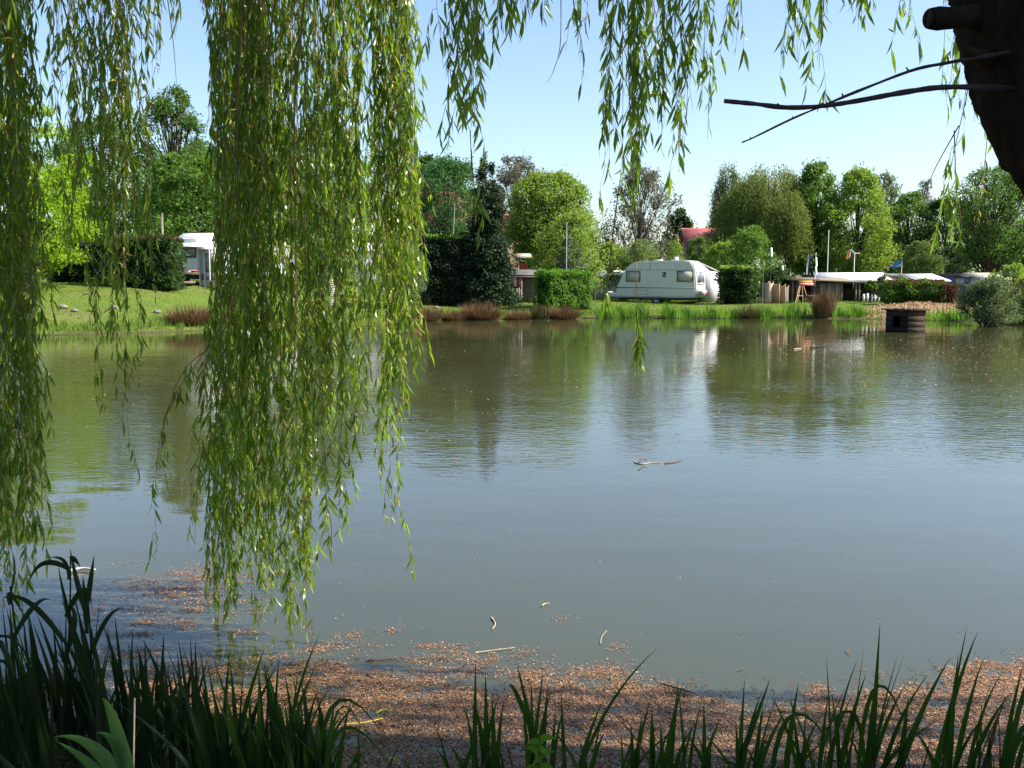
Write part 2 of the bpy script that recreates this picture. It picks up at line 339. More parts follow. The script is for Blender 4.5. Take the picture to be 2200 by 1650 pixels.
def tree(name, label, px, d, wpx, top, bot, kind='oval', m='green', n=9000, size=.24, clumps=46, sparse=1.0, bark='trunk', trunk=None, group='trees round the pond', cat='tree', seed=None, deep=1.0, cr_r=.85, fill=.2):
    rs = np.random.RandomState(seed if seed is not None else int(px * 7 + d * 13) % 99991)
    n = int(n * 1.6); size *= .8
    x = X(px, d); zb, z0, z1 = gz(x, d), Z(bot, d), Z(top, d)
    z0 = max(z0, zb + .1); W = wpx / FPX * d / 2; H = z1 - z0
    root = thing(name, label, cat, (x, d, zb), 0, group)
    o = np.array([0, 0, -zb])
    f = PROF['round' if kind in ('weep', 'layer') else kind]
    cr, tk = MB(), MB()
    th = trunk or max(.1, H * .03)
    tz = (z0 + H * (.8 if kind != 'cone' else .97)) - zb
    lean = rs.uniform(-.04, .04, 2) * H
    tp = [(lean[0] * s * s, lean[1] * s * s, tz * s - (.15 if s == 0 else 0)) for s in (0, .12, .3, .5, .75, 1)]
    tk.tube(tp, [th * 1.35, th, th * .85, th * .62, th * .36, th * .1], 7)
    if kind == 'cone':
        nl = int(H * 6.5); P_, D_ = [], []
        per = max(6, n // (nl * 9))
        for q in range(nl):
            for a in rs.uniform(0, 2 * np.pi, 9):
                s = 1 - math.sqrt(rs.uniform(0, 1)); r = W * f(s) * rs.uniform(.75, 1.12) + .12; rr = r * rs.uniform(.65, 1.15); u = np.sqrt(rs.uniform(0.02, 1, per))
                sag = -rr * .35 * u + rr * .18 * u ** 3
                side = rs.normal(0, .15 * rr + .06, per) * (1.15 - u * .6)
                P_.append(np.stack([np.cos(a) * rr * u - np.sin(a) * side, np.sin(a) * rr * u + np.cos(a) * side, z0 - zb + H * s + sag + rs.normal(0, .12, per)], 1))
                D_.append(np.tile([np.cos(a), np.sin(a), -.3], (per, 1)))
        p, dd = np.concatenate(P_), np.concatenate(D_)
        cr.batch(QT, QF, p, dd + unit(rs, len(p)) * .7, unit(rs, len(p)) * .6 + (0, 0, .6), size * rs.uniform(.3, .6, len(p)), size * rs.uniform(.7, 1.4, len(p)))
    elif kind == 'weep':
        ns_ = max(30, n // 40)
        tt = np.sqrt(rs.uniform(.12, 1, ns_)); a = rs.uniform(0, 2 * np.pi, ns_)
        lob = 1 + .14 * np.sin(a * 3 + rs.uniform(0, 6)) + .08 * np.sin(a * 7)
        r = W * np.sqrt(rs.uniform(.08, 1, ns_)) * lob
        hz = z0 - zb + H * (.42 + .58 * np.sqrt(np.clip(1 - (r / W / 1.15) ** 2, 0, 1))) * rs.uniform(.8, 1.02, ns_)
        L = np.minimum((hz - (z0 - zb)) * rs.uniform(.35, 1.0, ns_), H * .62)
        for q in range(ns_):
            m_ = int(40 * np.clip(L[q] / (H * .4), .4, 1.4)); u = rs.uniform(0, 1, m_)
            c = np.array([np.cos(a[q]) * r[q], np.sin(a[q]) * r[q], hz[q]])
            arch = 1 - np.clip(1 - u * 3, 0, 1) ** 2 * .35
            p = np.stack([c[0] * arch, c[1] * arch, c[2] - L[q] * u + .25], 1) + rs.normal(0, .13, (m_, 3))
            dd = np.tile([0, 0, -1.], (m_, 1)) + rs.normal(0, .35, (m_, 3))
            cr.batch(QT, QF, p, dd, unit(rs, m_), size * rs.uniform(.3, .5, m_), size * rs.uniform(.8, 1.5, m_))
            if q % 9 == 0: tk.tube([tp[2], (c[0] * .5, c[1] * .5, c[2] * .8), tuple(c)], [th * .4, th * .22, th * .05], 4, False)
    else:
        cc = []; clumps = int(clumps * 1.4); pw = rs.uniform(0, 6, 4); wv_ = .0 if cr_r < .6 else 1.0
        while len(cc) < clumps:
            t_ = rs.uniform(.03, .98); a = rs.uniform(0, 2 * np.pi); r = W * float(f(t_)) * math.sqrt(rs.uniform(.25, 1)) * (1 + wv_ * (.16 * math.sin(t_ * 8 + pw[0] + a) + .12 * math.sin(a * 3 + pw[1]) + .1 * math.sin(t_ * 17 + pw[2])))
            cc.append((math.cos(a) * r * .95, math.sin(a) * r * .95 * deep, z0 - zb + H * t_ * .95, t_))
        clumps_ = len(cc); nf = int(n * fill); n -= nf; per = n // clumps_
        tf = rs.uniform(.02, .98, nf); rf_ = W * f(tf) * np.sqrt(rs.uniform(.1, 1, nf)) * (1 + .07 * np.sin(tf * 17)); af = rs.uniform(0, 2 * np.pi, nf)
        if kind != 'layer': scatter(cr, rs, np.stack([np.cos(af) * rf_, np.sin(af) * rf_, z0 - zb + H * tf * .97], 1), size)
        for q, (cx_, cy_, cz_, t_) in enumerate(cc):
            rr = min(W, H * .6) * rs.uniform(.2, .4) * (1.15 - .5 * t_) * cr_r
            k_ = int(per * rs.uniform(.6, 1.4))
            u = unit(rs, k_); rad = rr * rs.uniform(.25, 1, k_) ** .5
            st = np.array([1.15, 1.15, .34]) if kind == 'layer' else np.array([1, 1, .85])
            p = np.array([cx_, cy_, cz_]) + u * rad[:, None] * st
            if kind == 'layer': p[:, 2] -= .10 * (np.hypot(p[:, 0], p[:, 1]))
            scatter(cr, rs, p, size, u)
            for _ in range(3):
                sp_ = unit(rs, 1)[0]; sp_[2] = abs(sp_[2]) * (.3 if kind == 'layer' else 1); kk = max(5, k_ // 26)
                scatter(cr, rs, np.array([cx_, cy_, cz_]) + sp_ * rr * rs.uniform(.8, 1.75, kk)[:, None] + rs.normal(0, .07 * rr, (kk, 3)), size * .9, np.tile(sp_, (kk, 1)))
            if q % 2 == 0 or sparse < 1:
                s = min(.92, max(.12, (cz_ - 1.0) / tz * rs.uniform(.45, .75)))
                b0 = np.array([lean[0] * s * s, lean[1] * s * s, tz * s]); e = np.array([cx_, cy_, cz_])
                mid = b0 * .5 + e * .5 + rs.normal(0, .12, 3) * rr + (0, 0, .1 * rr)
                tk.tube([b0, mid, e], [th * .42 * (1 - s * .6), th * .24 * (1 - s * .5), th * .06], 5, False)
                if sparse < 1:
                    for _ in range(5):
                        e2 = e + unit(rs, 1)[0] * rr * 1.1 + (0, 0, .25 * rr); tk.tube([mid * .4 + e * .6, (e + e2) / 2 + rs.normal(0, .05, 3), e2], [.03, .02, .008], 3, False)
    tk.build('trunk', M[bark], root, True); cr.build('crown', M[m], root)
    return root
def hedge(name, label, px0, px1, d, top, bot, depth, m, rz=0, n=6000, size=.12, uneven=.08, cat='hedge', tops=None, group=None):
    rs = np.random.RandomState(int(px0 * 3 + d))
    x = X((px0 + px1) / 2, d); zb = gz(x, d); Wd = (px1 - px0) / FPX * d; H = Z(top, d) - zb
    c, s_ = abs(math.cos(rz)), abs(math.sin(rz))
    L = max(.4, (Wd - depth * s_) / c)
    root = thing(name, label, cat, (x, d + depth / 2, zb - .02), rz, group)
    f = rs.randint(0, 6, n); p = rs.uniform(-.5, .5, (n, 3))
    area = np.array([depth * H, depth * H, L * H, L * H, L * depth * 1.4, L * depth * 1.4]); f = rs.choice(6, n, p=area / area.sum())
    out = np.zeros((n, 3))
    for q, (ax, sg) in enumerate([(0, -1), (0, 1), (1, -1), (1, 1), (2, 1), (2, 1)]):
        k_ = f == q; p[k_, ax] = sg * .5; out[k_, ax] = sg
    p = p * (L, depth, H) + (0, 0, H / 2)
    p -= out * np.abs(rs.normal(0, size * .7, n))[:, None]
    p += (np.sin(p[:, 0:1] * 5 + p[:, 2:3] * 4) + np.sin(p[:, 2:3] * 7 - p[:, 1:2] * 5)) * out * uneven + rs.normal(0, .03, (n, 3))
    p[:, 2] = np.maximum(p[:, 2], .05)
    fo = MB(); scatter(fo, rs, p, size, out, .1, .6); fo.build('foliage', M[m], root)
    if tops:
        k_ = n // 5; p = rs.uniform(-.5, .5, (k_, 3)) * (L, depth, .25) + (0, 0, H - .02); q2 = MB(); scatter(q2, rs, p, size, None, -.3, .5); q2.build('new_shoots', M[tops], root)
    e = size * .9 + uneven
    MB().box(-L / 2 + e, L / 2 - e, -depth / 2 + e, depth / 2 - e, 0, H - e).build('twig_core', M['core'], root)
    return root
BT = [(-.5, 0, 0), (.5, 0, 0), (-.42, .35, .02), (.42, .35, .02), (-.28, .7, -.02), (.28, .7, -.02), (0, 1, -.14)]
BF = [[(0, 1, 3, 2), (2, 3, 5, 4)], [(4, 5, 6)]]
def tuft(name, label, px, py, d, hgt, wid, n, m, cat, group, spread=.5, bw=.03, droop=0, seed=1):
    rs = np.random.RandomState(seed + int(px)); x = X(px, d); zb = gz(x, d)
    mb = MB(); a = rs.uniform(0, 2 * np.pi, n); r = np.sqrt(rs.uniform(0, 1, n)) * wid / 2
    p = np.stack([np.cos(a) * r, np.sin(a) * r * .7, np.full(n, -.05)], 1)
    dd = np.stack([np.cos(a) * spread * rs.uniform(.1, 1.2, n), np.sin(a) * spread * rs.uniform(.1, 1.2, n), np.ones(n) * (1 - droop * rs.uniform(0, 1, n))], 1)
    mb.batch(BT, BF, p, dd, unit(rs, n) * .4 + np.stack([np.cos(a), np.sin(a), a * 0], 1), np.full(n, bw) * rs.uniform(.6, 1.2, n), hgt * rs.uniform(.5, 1.1, n))
    o = mb.build(name, M[m]); o.location = (x, d, max(zb, 0)); return tag(o, label, cat, group)
# ------------------------------------------------------------------ far trees and shrubs
T = tree
T('maple_tree', 'bright yellow-green tree with layered boughs behind the first willow curtain', 55, 46, 310, 205, 585, 'layer', 'yellowgreen', 19000, .2, 70)
T('tall_tree', 'tall airy green tree rising highest behind the caravan with the awning', 385, 78, 165, 172, 500, 'oval', 'midgreen', 9000, .26, 44, .8)
T('leafy_tree', 'dense leafy tree directly above the caravan with the awning', 405, 62, 200, 322, 570, 'round', 'green', 12000, .24, 50)
T('leafy_tree', 'shadowy green tree between the yellow-green tree and the awning caravan', 225, 80, 230, 235, 560, 'oval', 'midgreen', 10000, .28)
T('tall_tree', 'tall green tree behind the thick middle willow curtain, tallest there', 560, 74, 210, 190, 570, 'oval', 'green', 12000, .26, 56)
T('leafy_tree', 'broad mid green tree showing through the willow curtain beside the tallest', 700, 78, 220, 232, 575, 'oval', 'midgreen', 12000, .27, 56)
T('leafy_tree', 'rounded green tree at the outer edge of the big willow curtain', 825, 82, 170, 318, 580, 'round', 'green', 9000, .26)
T('shrub', 'grey-green loose shrub beside the black clipped conifers', 855, 54, 125, 512, 655, 'round', 'greygreen', 9000, .13, 40, cat='shrub', group='shrubs round the pond')
T('larch_tree', 'feathery dark green larch hiding the tiled roof', 958, 66, 205, 335, 580, 'round', 'larch', 17000, .2, 100, 1.0, cr_r=.8)
T('leafy_tree', 'dark oak crown behind the larch, left of the spruce top', 935, 88, 130, 332, 480, 'round', 'darkgreen', 7000, .3)
T('spruce_tree', 'narrow dark spruce, darkest and most pointed tree on the bank', 1048, 57, 128, 322, 660, 'cone', 'spruce', 24000, .2)
T('poplar_tree', 'pale grey thin-leaved tree peeping out behind the spruce', 1110, 98, 150, 326, 520, 'oval', 'grey', 5200, .3, 40, .6, 'trunk_grey')
T('round_tree', 'light green ball-shaped tree behind the clipped box hedge', 1180, 70, 200, 362, 590, 'round', 'light', 20000, .19, 150, .85, cr_r=.55, fill=.55)
T('shrub', 'yellowish shrub in front of the ball-shaped tree', 1225, 64, 170, 452, 620, 'dome', 'light', 9000, .16, 44, .7, cat='shrub', group='shrubs round the pond')
T('blossom_shrub', 'dark shrub with white blossom by the second flagpole', 1222, 61.5, 60, 505, 600, 'dome', 'greygreen', 2600, .15, 26, cat='shrub', group='shrubs round the pond')
T('bare_tree', 'grey half-bare tree with visible limbs behind the white caravan', 1372, 80, 165, 348, 590, 'oval', 'grey', 4600, .24, 52, .5, 'trunk_grey', .17)
T('round_tree', 'small dark round tree beside the wine red roof', 1457, 92, 72, 443, 575, 'oval', 'darkgreen', 5000, .27)
T('shrub', 'light shrub behind the low white tent', 1312, 67, 95, 520, 620, 'dome', 'light', 4200, .16, 30, .7, cat='shrub', group='shrubs round the pond')
T('shrub', 'soft grey-green shrub behind the nose of the caravan', 1378, 66, 90, 508, 600, 'dome', 'willowgrey', 4200, .15, 30, cat='shrub', group='shrubs round the pond')
T('young_tree', 'small pointed young tree above the caravan roof vents', 1450, 66, 58, 508, 600, 'cone', 'light', 2600, .14, group='shrubs round the pond')
T('shrub', 'dark bush growing in front of the wine red roof', 1503, 72, 62, 502, 600, 'round', 'midgreen', 3600, .16, 26, cat='shrub', group='shrubs round the pond')
T('shrub', 'yellow-green bush right of the wine red roof', 1552, 69, 95, 518, 620, 'dome', 'light', 4800, .15, 30, cat='shrub', group='shrubs round the pond')
T('shrub', 'large fresh green bush above the dark leaning hedge', 1608, 66, 135, 482, 625, 'dome', 'green', 8000, .16, 40, cat='shrub', group='shrubs round the pond')
T('birch_tree', 'dark weeping birch at the left flank of the olive willow', 1560, 90, 75, 345, 560, 'weep', 'greygreen', 5200, .22)
T('weeping_willow', 'big olive weeping willow drooping behind the huts', 1648, 82, 225, 352, 588, 'weep', 'olive', 26000, .2)
T('weeping_willow', 'lower drooping willow lobe beside the tall green tree', 1692, 77, 95, 412, 585, 'weep', 'olive', 9000, .18)
T('leafy_tree', 'dark fresh green tree with uneven top right of the olive willow', 1748, 80, 130, 338, 590, 'oval', 'green', 13000, .24, 60)
T('tall_tree', 'light green tall tree above the long white-roofed shelter', 1838, 78, 150, 352, 598, 'oval', 'light', 15000, .22, 66)
T('bare_tree', 'thin airy tree against the sky right of the light green tree', 1892, 94, 110, 360, 590, 'oval', 'greygreen', 5000, .24, 44, .5, 'trunk_grey')
T('bare_tree', 'nearly leafless fine twigged tree in the low gap of the skyline', 1978, 104, 85, 380, 560, 'oval', 'grey', 2200, .22, 36, .4, 'trunk_grey')
T('leafy_tree', 'mid green tree behind the light ball-shaped willow bush', 1950, 88, 130, 405, 600, 'oval', 'midgreen', 9000, .25)
T('leafy_tree', 'dull dark tree behind the hanging willow tip', 2030, 86, 135, 415, 600, 'oval', 'darkgreen', 9000, .25)
T('willow_bush', 'pale silvery willow bush behind the flat white roof', 1975, 76, 88, 515, 605, 'dome', 'willowgrey', 6500, .15, 40, cat='shrub', group='shrubs round the pond')
T('shrub', 'small dull bush right of the silvery willow bush', 2040, 78, 60, 530, 610, 'dome', 'greygreen', 2800, .16, 24, cat='shrub', group='shrubs round the pond')
T('oak_tree', 'large dusky tree with forked trunk near the willow trunk', 2128, 72, 180, 348, 570, 'round', 'midgreen', 12000, .2, 60, .7, 'trunk', .28)
T('pine_tree', 'blackish conifer crown on the skyline beside the willow trunk', 2158, 98, 110, 320, 560, 'oval', 'conifer', 6500, .26, 34)
T('leafy_tree', 'dark tree running out of the picture under the leaning trunk', 2232, 78, 150, 345, 590, 'oval', 'darkgreen', 9000, .24)
T('leafy_tree', 'green tree beyond the picture edge past the dark tree', 2370, 74, 190, 330, 590, 'oval', 'green', 8000, .26)
T('shrub', 'light bush in front of the beige-roofed cabin', 2178, 60, 95, 566, 640, 'dome', 'light', 5000, .13, 30, cat='shrub', group='shrubs round the pond')
T('waterside_bush', 'loose grey-green bush overhanging the water behind the duck house', 2130, 45.5, 130, 596, 692, 'dome', 'greygreen', 9000, .10, 44, .8, cat='shrub', group='shrubs round the pond')
T('waterside_bush', 'brownish green bush at the shore by the picture edge', 2215, 47, 110, 590, 690, 'dome', 'willowgrey', 5000, .11, 34, .8, cat='shrub', group='shrubs round the pond')
T('leafy_tree', 'wide green tree left of the yellow-green tree', -180, 58, 260, 200, 580, 'oval', 'green', 9000, .28)
for px_, d_, w_, t_, lb_ in ((150, 98, 230, 290, 'dull green tree far behind the reddish hedge'), (310, 102, 200, 300, 'dull green tree in the gap beside the dense leafy tree'), (470, 100, 200, 290, 'far green tree behind the awning of the shaded caravan'), (620, 96, 200, 300, 'far green tree behind the thick willow curtain')):
    T('leafy_tree', lb_, px_, d_, w_, t_, 590, 'round', 'midgreen', 6500, .32)
# a far-off wood closing the horizon: one mass
rs = np.random.RandomState(5); n = 45000
wx = rs.uniform(-110, 120, n); wy = rs.uniform(106, 116, n); hgt = 5.8 + np.sin(wx * .35) * .8 + np.sin(wx * .9 + 1) * .6 + np.sin(wx * 2.3) * .3
mb = MB(); scatter(mb, rs, np.stack([wx, wy, .6 + hgt * np.sqrt(rs.uniform(0, 1, n))], 1), .5)
o = mb.build('distant_wood', M['midgreen'], kind='stuff'); tag(o, 'dull green far-off wood behind the camp site', 'wood')
# hedges
hedge('conifer_hedge', 'black shaded hedge under the yellow-green tree', 100, 222, 51, 522, 612, 1.6, 'conifer', 0, 9000, .14)
hedge('beech_hedge', 'tall dark hedge with reddish top beside the awning caravan', 222, 370, 48.5, 512, 632, 1.8, 'darkgreen', 0, 13000, .14, .1, tops='redleaf')
hedge('clipped_conifer_hedge', 'tall black clipped conifer block left of the spruce', 905, 1012, 56, 508, 652, 1.8, 'conifer', R(10), 14000, .13, .12, tops='box')
hedge('box_hedge', 'bright green clipped hedge beside the small shed', 1147, 1277, 55, 584, 657, 1.5, 'box', R(38), 13000, .10, .07)
hedge('leaning_hedge', 'dark bulging hedge between the caravan and the lattice panels', 1548, 1636, 58, 575, 660, 1.6, 'darkgreen', R(-24), 9000, .13, .16, tops='light')
hedge('mixed_hedge', 'green and dark red hedge in front of the flat white roof', 1912, 2036, 57, 606, 656, 1.1, 'green', R(-8), 9000, .12, .1, tops='redleaf')
hedge('red_bush', 'small red-leaved bush at the end of the mixed hedge', 2038, 2060, 56, 612, 654, .7, 'redleaf', 0, 1500, .1, .08, cat='shrub')
T('dark_shrub', 'dark glossy shrub behind the lattice panels', 1668, 62.5, 75, 570, 640, 'dome', 'darkgreen', 3600, .16, 24, cat='shrub', group='shrubs round the pond')
T('rose_bush', 'straggly bush on a stem before the white picket fence', 1873, 59, 24, 604, 622, 'round', 'green', 700, .13, 10, .7, trunk=.04, cat='shrub', group='shrubs round the pond')
T('climbing_shrub', 'leafy climber beside the post of the white-roofed shelter', 1897, 60, 40, 590, 640, 'oval', 'greygreen', 1200, .13, 16, .7, trunk=.06, cat='shrub', group='shrubs round the pond')

# ------------------------------------------------------------------ houses behind the trees
def roof_house(name, label, px0, px1, d, ridge, eave, depth, m, ribs, course=False, hip=0):
    x0, x1 = X(px0, d), X(px1, d); zr, ze = Z(ridge, d), Z(eave, d - depth / 2); cx_ = (x0 + x1) / 2; zb = gz(cx_, d); L = x1 - x0
    root = thing(name, label, 'house', (cx_, d, zb)); zr -= zb; ze -= zb; hd = depth / 2
    MB().box(-L / 2 + .3, L / 2 - .3, -hd + .5, hd - .5, 0, ze).build('wall', M['brick'], root)
    g = MB(); g.add([(-L / 2 + .3, -hd + .5, ze), (-L / 2 + .3, hd - .5, ze), (-L / 2 + .3, 0, zr - .35)], [(0, 1, 2)]); g.add([(L / 2 - .3, -hd + .5, ze), (L / 2 - .3, hd - .5, ze), (L / 2 - .3 - hip, 0, zr - .35)], [(0, 1, 2)])
    g.build('gable', M['brick'], root)
    r = MB()
    for sg in (-1, 1): r.slab([(-L / 2, sg * hd, ze), (L / 2, sg * hd, ze), (L / 2 - hip, 0, zr), (-L / 2, 0, zr)][::sg], -.12 if sg > 0 else .12)
    if hip: r.add([(L / 2, -hd, ze), (L / 2, hd, ze), (L / 2 - hip, 0, zr)], [(0, 1, 2)])
    rf = r.build('roof', M[m], root)
    q = MB(); sl = math.hypot(hd, zr - ze)
    if course:
        for k_ in range(ribs):
            s = (k_ + .5) / ribs; y, z = -hd * (1 - s), ze + (zr - ze) * s
            q.tube([(-L / 2, y - .04, z + .03), (L / 2 - hip * s, y - .04, z + .03)], .075, 5)
    else:
        for k_ in range(ribs):
            x = -L / 2 + L * (k_ + .5) / ribs; q.tube([(x, -hd - .02, ze + .03), (x, -.02, zr + .03)], .07, 5)
    q.build('tile_row', M[m], rf, kind='stuff')
    MB().tube([(-L / 2 - .05, 0, zr + .04), (L / 2 + .05 - hip, 0, zr + .04)], .13, 6).build('ridge_tile', M[m], rf)
    return root
roof_house('brick_house', 'house with orange-red tiled roof half hidden by the larch and spruce', 872, 1122, 84, 416, 500, 9, 'tile_red', 16, True, 2.6)
roof_house('red_roof_house', 'house with wine red ribbed roof behind the white caravan', 1462, 1535, 86, 494, 546, 6, 'tile_purple', 22)

# ------------------------------------------------------------------ the white caravan on the far bank
def at(px, d): x = X(px, d); return (x, d, gz(x, d))
cv = thing('caravan', 'cream white caravan with crest parked side-on at the water', 'caravan', (X(1420, 61), 61.2, gz(X(1420, 61), 61) - .1), R(-27))
prof = [(-2.58, .42), (-2.5, .9), (-2.1, 1.8), (-1.85, 2.22), (-1.45, 2.52), (-.8, 2.62), (1.85, 2.64), (2.2, 2.55), (2.42, 2.25), (2.5, 1.7), (2.55, .9), (2.5, .42)]
body = bevel_prism('body', prof, -1.05, 1.05, M['caravan'], cv, .07, 3)
MB().box(-2.5, 2.5, -1.065, -1.05, .98, 1.03).build('side_stripe', M['trim'], cv)
MB().box(-1.95, 2.4, -1.062, -1.05, 2.06, 2.08).build('roof_seam', M['winframe'], cv)
MB().box(-.32, -.30, -1.062, -1.05, 2.12, 2.6).build('panel_seam', M['winframe'], cv)
def window(parent, x0, x1, z0, z1, y, pane):
    f = MB(); t_ = .045
    f.box(x0, x1, y - .03, y, z0, z0 + t_).box(x0, x1, y - .03, y, z1 - t_, z1).box(x0, x0 + t_, y - .03, y, z0 + t_, z1 - t_).box(x1 - t_, x1, y - .03, y, z0 + t_, z1 - t_)
    o = f.build('window', M['winframe'], parent)
    MB().box(x0 + t_, x1 - t_, y - .018, y, z0 + t_, z1 - t_).build('pane', M[pane], o)
window(cv, -1.83, -.92, 1.37, 2.0, -1.05, 'pane'); window(cv, 1.38, 2.36, 1.37, 2.02, -1.05, 'pane')
sh = MB(); pts = [(.46, 1.94), (.70, 1.94), (.70, 1.76), (.66, 1.66), (.58, 1.60), (.50, 1.66), (.46, 1.76)]
sh.add([(x, -1.056, z) for x, z in pts] + [(x, -1.05, z) for x, z in pts], [list(range(7))], [[q, (q + 1) % 7, (q + 1) % 7 + 7, q + 7] for q in range(7)])
cr_ = sh.build('crest', M['winframe'], cv)
MB().box(.50, .56, -1.062, -1.054, 1.74, 1.88).box(.60, .66, -1.062, -1.054, 1.72, 1.80).build('crest_charge', M['pane'], cr_)
f = MB(); f.box(-1.3, -.42, -1.062, -1.05, .86, .875).box(-1.3, -.42, -1.062, -1.05, .6, .615).box(-1.3, -1.285, -1.062, -1.05, .615, .86).box(-.435, -.42, -1.062, -1.05, .615, .86); f.build('locker_hatch', M['trim'], cv)
MB().box(-2.3, 2.3, -1.0, 1.0, .28, .40).build('chassis', M['darkmetal'], cv)
for sy_ in (-1, 1):
    wh = MB(); wh.tube([(.1, sy_ * .98, .3), (.1, sy_ * .80, .3)], .3, 18); wo_ = wh.build('wheel', M['darkmetal'], cv)
    MB().tube([(.1, sy_ * .985, .3), (.1, sy_ * .97, .3)], .17, 14).build('rim', M['metal'], wo_)
db = MB(); db.tube([(-2.4, -.6, .36), (-3.5, 0, .38)], .05, 6).tube([(-2.4, .6, .36), (-3.5, 0, .38)], .05, 6).tube([(-3.2, 0, .1), (-3.2, 0, .62)], .035, 6); db.build('drawbar', M['metal'], cv)
bevel_prism('gas_locker', [(-3.15, .45), (-3.35, .75), (-2.95, .62), (-2.66, .5), (-2.66, .43)], -.4, .4, M['white'], cv, .03)
# end wall facing the sun
e = MB(); ew = 2.555
o = MB().box(2.52, 2.57, -.72, .72, 1.22, 1.28).box(2.47, 2.53, -.72, .72, 1.95, 2.0).box(2.5, 2.56, -.72, -.66, 1.28, 1.95).box(2.5, 2.56, .66, .72, 1.28, 1.95).build('end_window', M['white'], cv)
MB().box(2.515, 2.545, -.66, .66, 1.28, 1.95).build('pane', M['pane_dark'], o)
MB().box(2.5, 2.66, -.95, .95, .62, .82).build('bumper', M['white'], cv)
for sy_ in (-.75, .75): MB().box(2.66, 2.68, sy_ - .12, sy_ + .12, .66, .78).build('tail_light', M['red_light'], cv)
for x, w_, h_ in ((-.1, .4, .07), (1.0, .14, .22), (.9, .3, .08)): MB().box(x - w_ / 2, x + w_ / 2, -.25, .15, 2.62, 2.63 + h_).build('roof_vent', M['white'], cv)
aw = thing('awning', 'pale lilac awning standing against the sunlit end of the caravan', 'awning', (cv.location.x, cv.location.y, cv.location.z), R(-27))
MB().slab([(2.0, 1.1, .1), (2.85, 1.1, .1), (2.75, 1.12, 2.0), (2.2, 1.1, 2.45)], .03).build('front_wall', M['canvas'], aw)
MB().slab([(2.85, 1.1, .1), (2.85, 3.2, .1), (2.75, 3.2, 1.95), (2.75, 1.1, 2.0)], .03).build('side_wall', M['canvas'], aw)
MB().slab([(-2, 1.08, 2.5), (2.25, 1.08, 2.45), (2.78, 3.25, 1.95), (-2, 3.25, 1.95)], -.03).build('roof', M['canvas_white'], aw)
# low tent left of the caravan
x0, x1 = X(1262, 66), X(1352, 66); zb = gz(x0, 66)
tn = thing('white_tent', 'low white-roofed tent behind the box hedge', 'tent', ((x0 + x1) / 2, 66, zb)); L = (x1 - x0) / 2; zt = Z(586, 66) - zb
MB().box(-L, L, 0, 2.6, 0, zt - .15).build('wall', M['canvas'], tn)
MB().slab([(-L - .2, -.25, zt - .15), (L + .2, -.25, zt - .15), (L, 2.8, zt + .08), (-L, 2.8, zt + .08)], -.08).build('roof', M['canvas_white'], tn)

# ------------------------------------------------------------------ awning caravan and its neighbours on the rising lawn
d = 52; x = X(392, d); zb = gz(x, d)
lc = thing('caravan', 'shaded white caravan with red tail lights under a white canopy', 'caravan', (x, d, zb), R(-6))
rp = [(-1.08, .5), (-1.1, 1.2), (-1.02, 2.1), (-.8, 2.42), (.8, 2.42), (1.02, 2.1), (1.1, 1.2), (1.08, .5)]
bevel_prism('body', rp, 0, 5, M['white'], lc, .09, 3)
window(lc, -.75, .8, 1.35, 2.08, -.001, 'pane_dark')
MB().box(-1.0, 1.0, -.12, -.004, .52, .72).build('bumper', M['canvas_beige'], lc)
for sx in (-.75, .75): MB().box(sx - .22, sx + .22, -.14, -.12, .6, .7).build('tail_light', M['red_light'], lc)
MB().box(-.9, .9, .1, 4.8, .25, .48).build('chassis', M['darkmetal'], lc)
for sx in (-.95, .95): MB().tube([(sx, 2.4, .3), (sx * .85, 2.4, .3)], .3, 16).build('wheel', M['darkmetal'], lc)
MB().box(-1.2, .8, -.9, -.2, .02, .14).build('step', M['timber'], lc)
cp = thing('canopy', 'sloping white canopy sheet above the shaded caravan', 'canopy', (x, d, zb), R(-6))
zt0, zt1 = Z(531, d) - zb, Z(503, d + 1.6) - zb
MB().slab([(-.75, -.5, zt0), (1.75, -.5, zt0 - .02), (1.1, 1.6, zt1), (-.55, 1.6, zt1)], -.05).build('sheet', M['canvas_white'], cp)
MB().slab([(-.55, 1.6, zt1), (1.1, 1.6, zt1), (1.75, 4.2, zt0), (-.75, 4.2, zt0)], -.05).build('back_sheet', M['canvas_white'], cp)
for sx in (-.7, 1.68): MB().tube([(sx, -.45, -.05), (sx, -.45, zt0)], .03, 6).build('pole', M['metal'], cp)
ax = X(458, d); aw2 = thing('awning', 'grey-white awning with dark window and poles beside the shaded caravan', 'awning', (ax, d - .2, gz(ax, d)), R(-6))
za = Z(534, d) - gz(ax, d)
MB().box(-.62, .62, -.03, .03, 0, za - .05).build('front_wall', M['canvas'], aw2)
MB().box(.59, .65, .03, 3.5, 0, za - .05).build('side_wall', M['canvas'], aw2)
MB().slab([(-.7, -.1, za - .06), (.72, -.1, za - .1), (.7, 3.6, za + .1), (-.7, 3.6, za + .1)], -.05).build('roof', M['canvas_white'], aw2)
window(aw2, -.3, .55, .85, za - .25, -.03, 'pane')
MB().box(-.6, .62, -.045, -.032, .42, .72).build('lower_band', M['pane_dark'], aw2)
for sx in (-.62, -.35, .5): MB().tube([(sx, -.06, -.03), (sx, -.06, za - .1)], .028, 6).build('pole', M['metal'], aw2)
tb = MB()
for sx in np.linspace(-.2, .62, 6): tb.tube([(sx, -.35, -.03), (sx, -.35, .62)], .012, 4)
tb.tube([(-.22, -.35, .62), (.64, -.35, .62)], .015, 4)
o = tb.build('garden_railing', M['darkmetal']); o.location = aw2.location; tag(o, 'low thin railing before the grey-white awning', 'railing')
d = 58; x = X(548, d)
c2 = thing('caravan', 'white caravan mostly hidden behind the thick willow curtain', 'caravan', at(548, d), R(20))
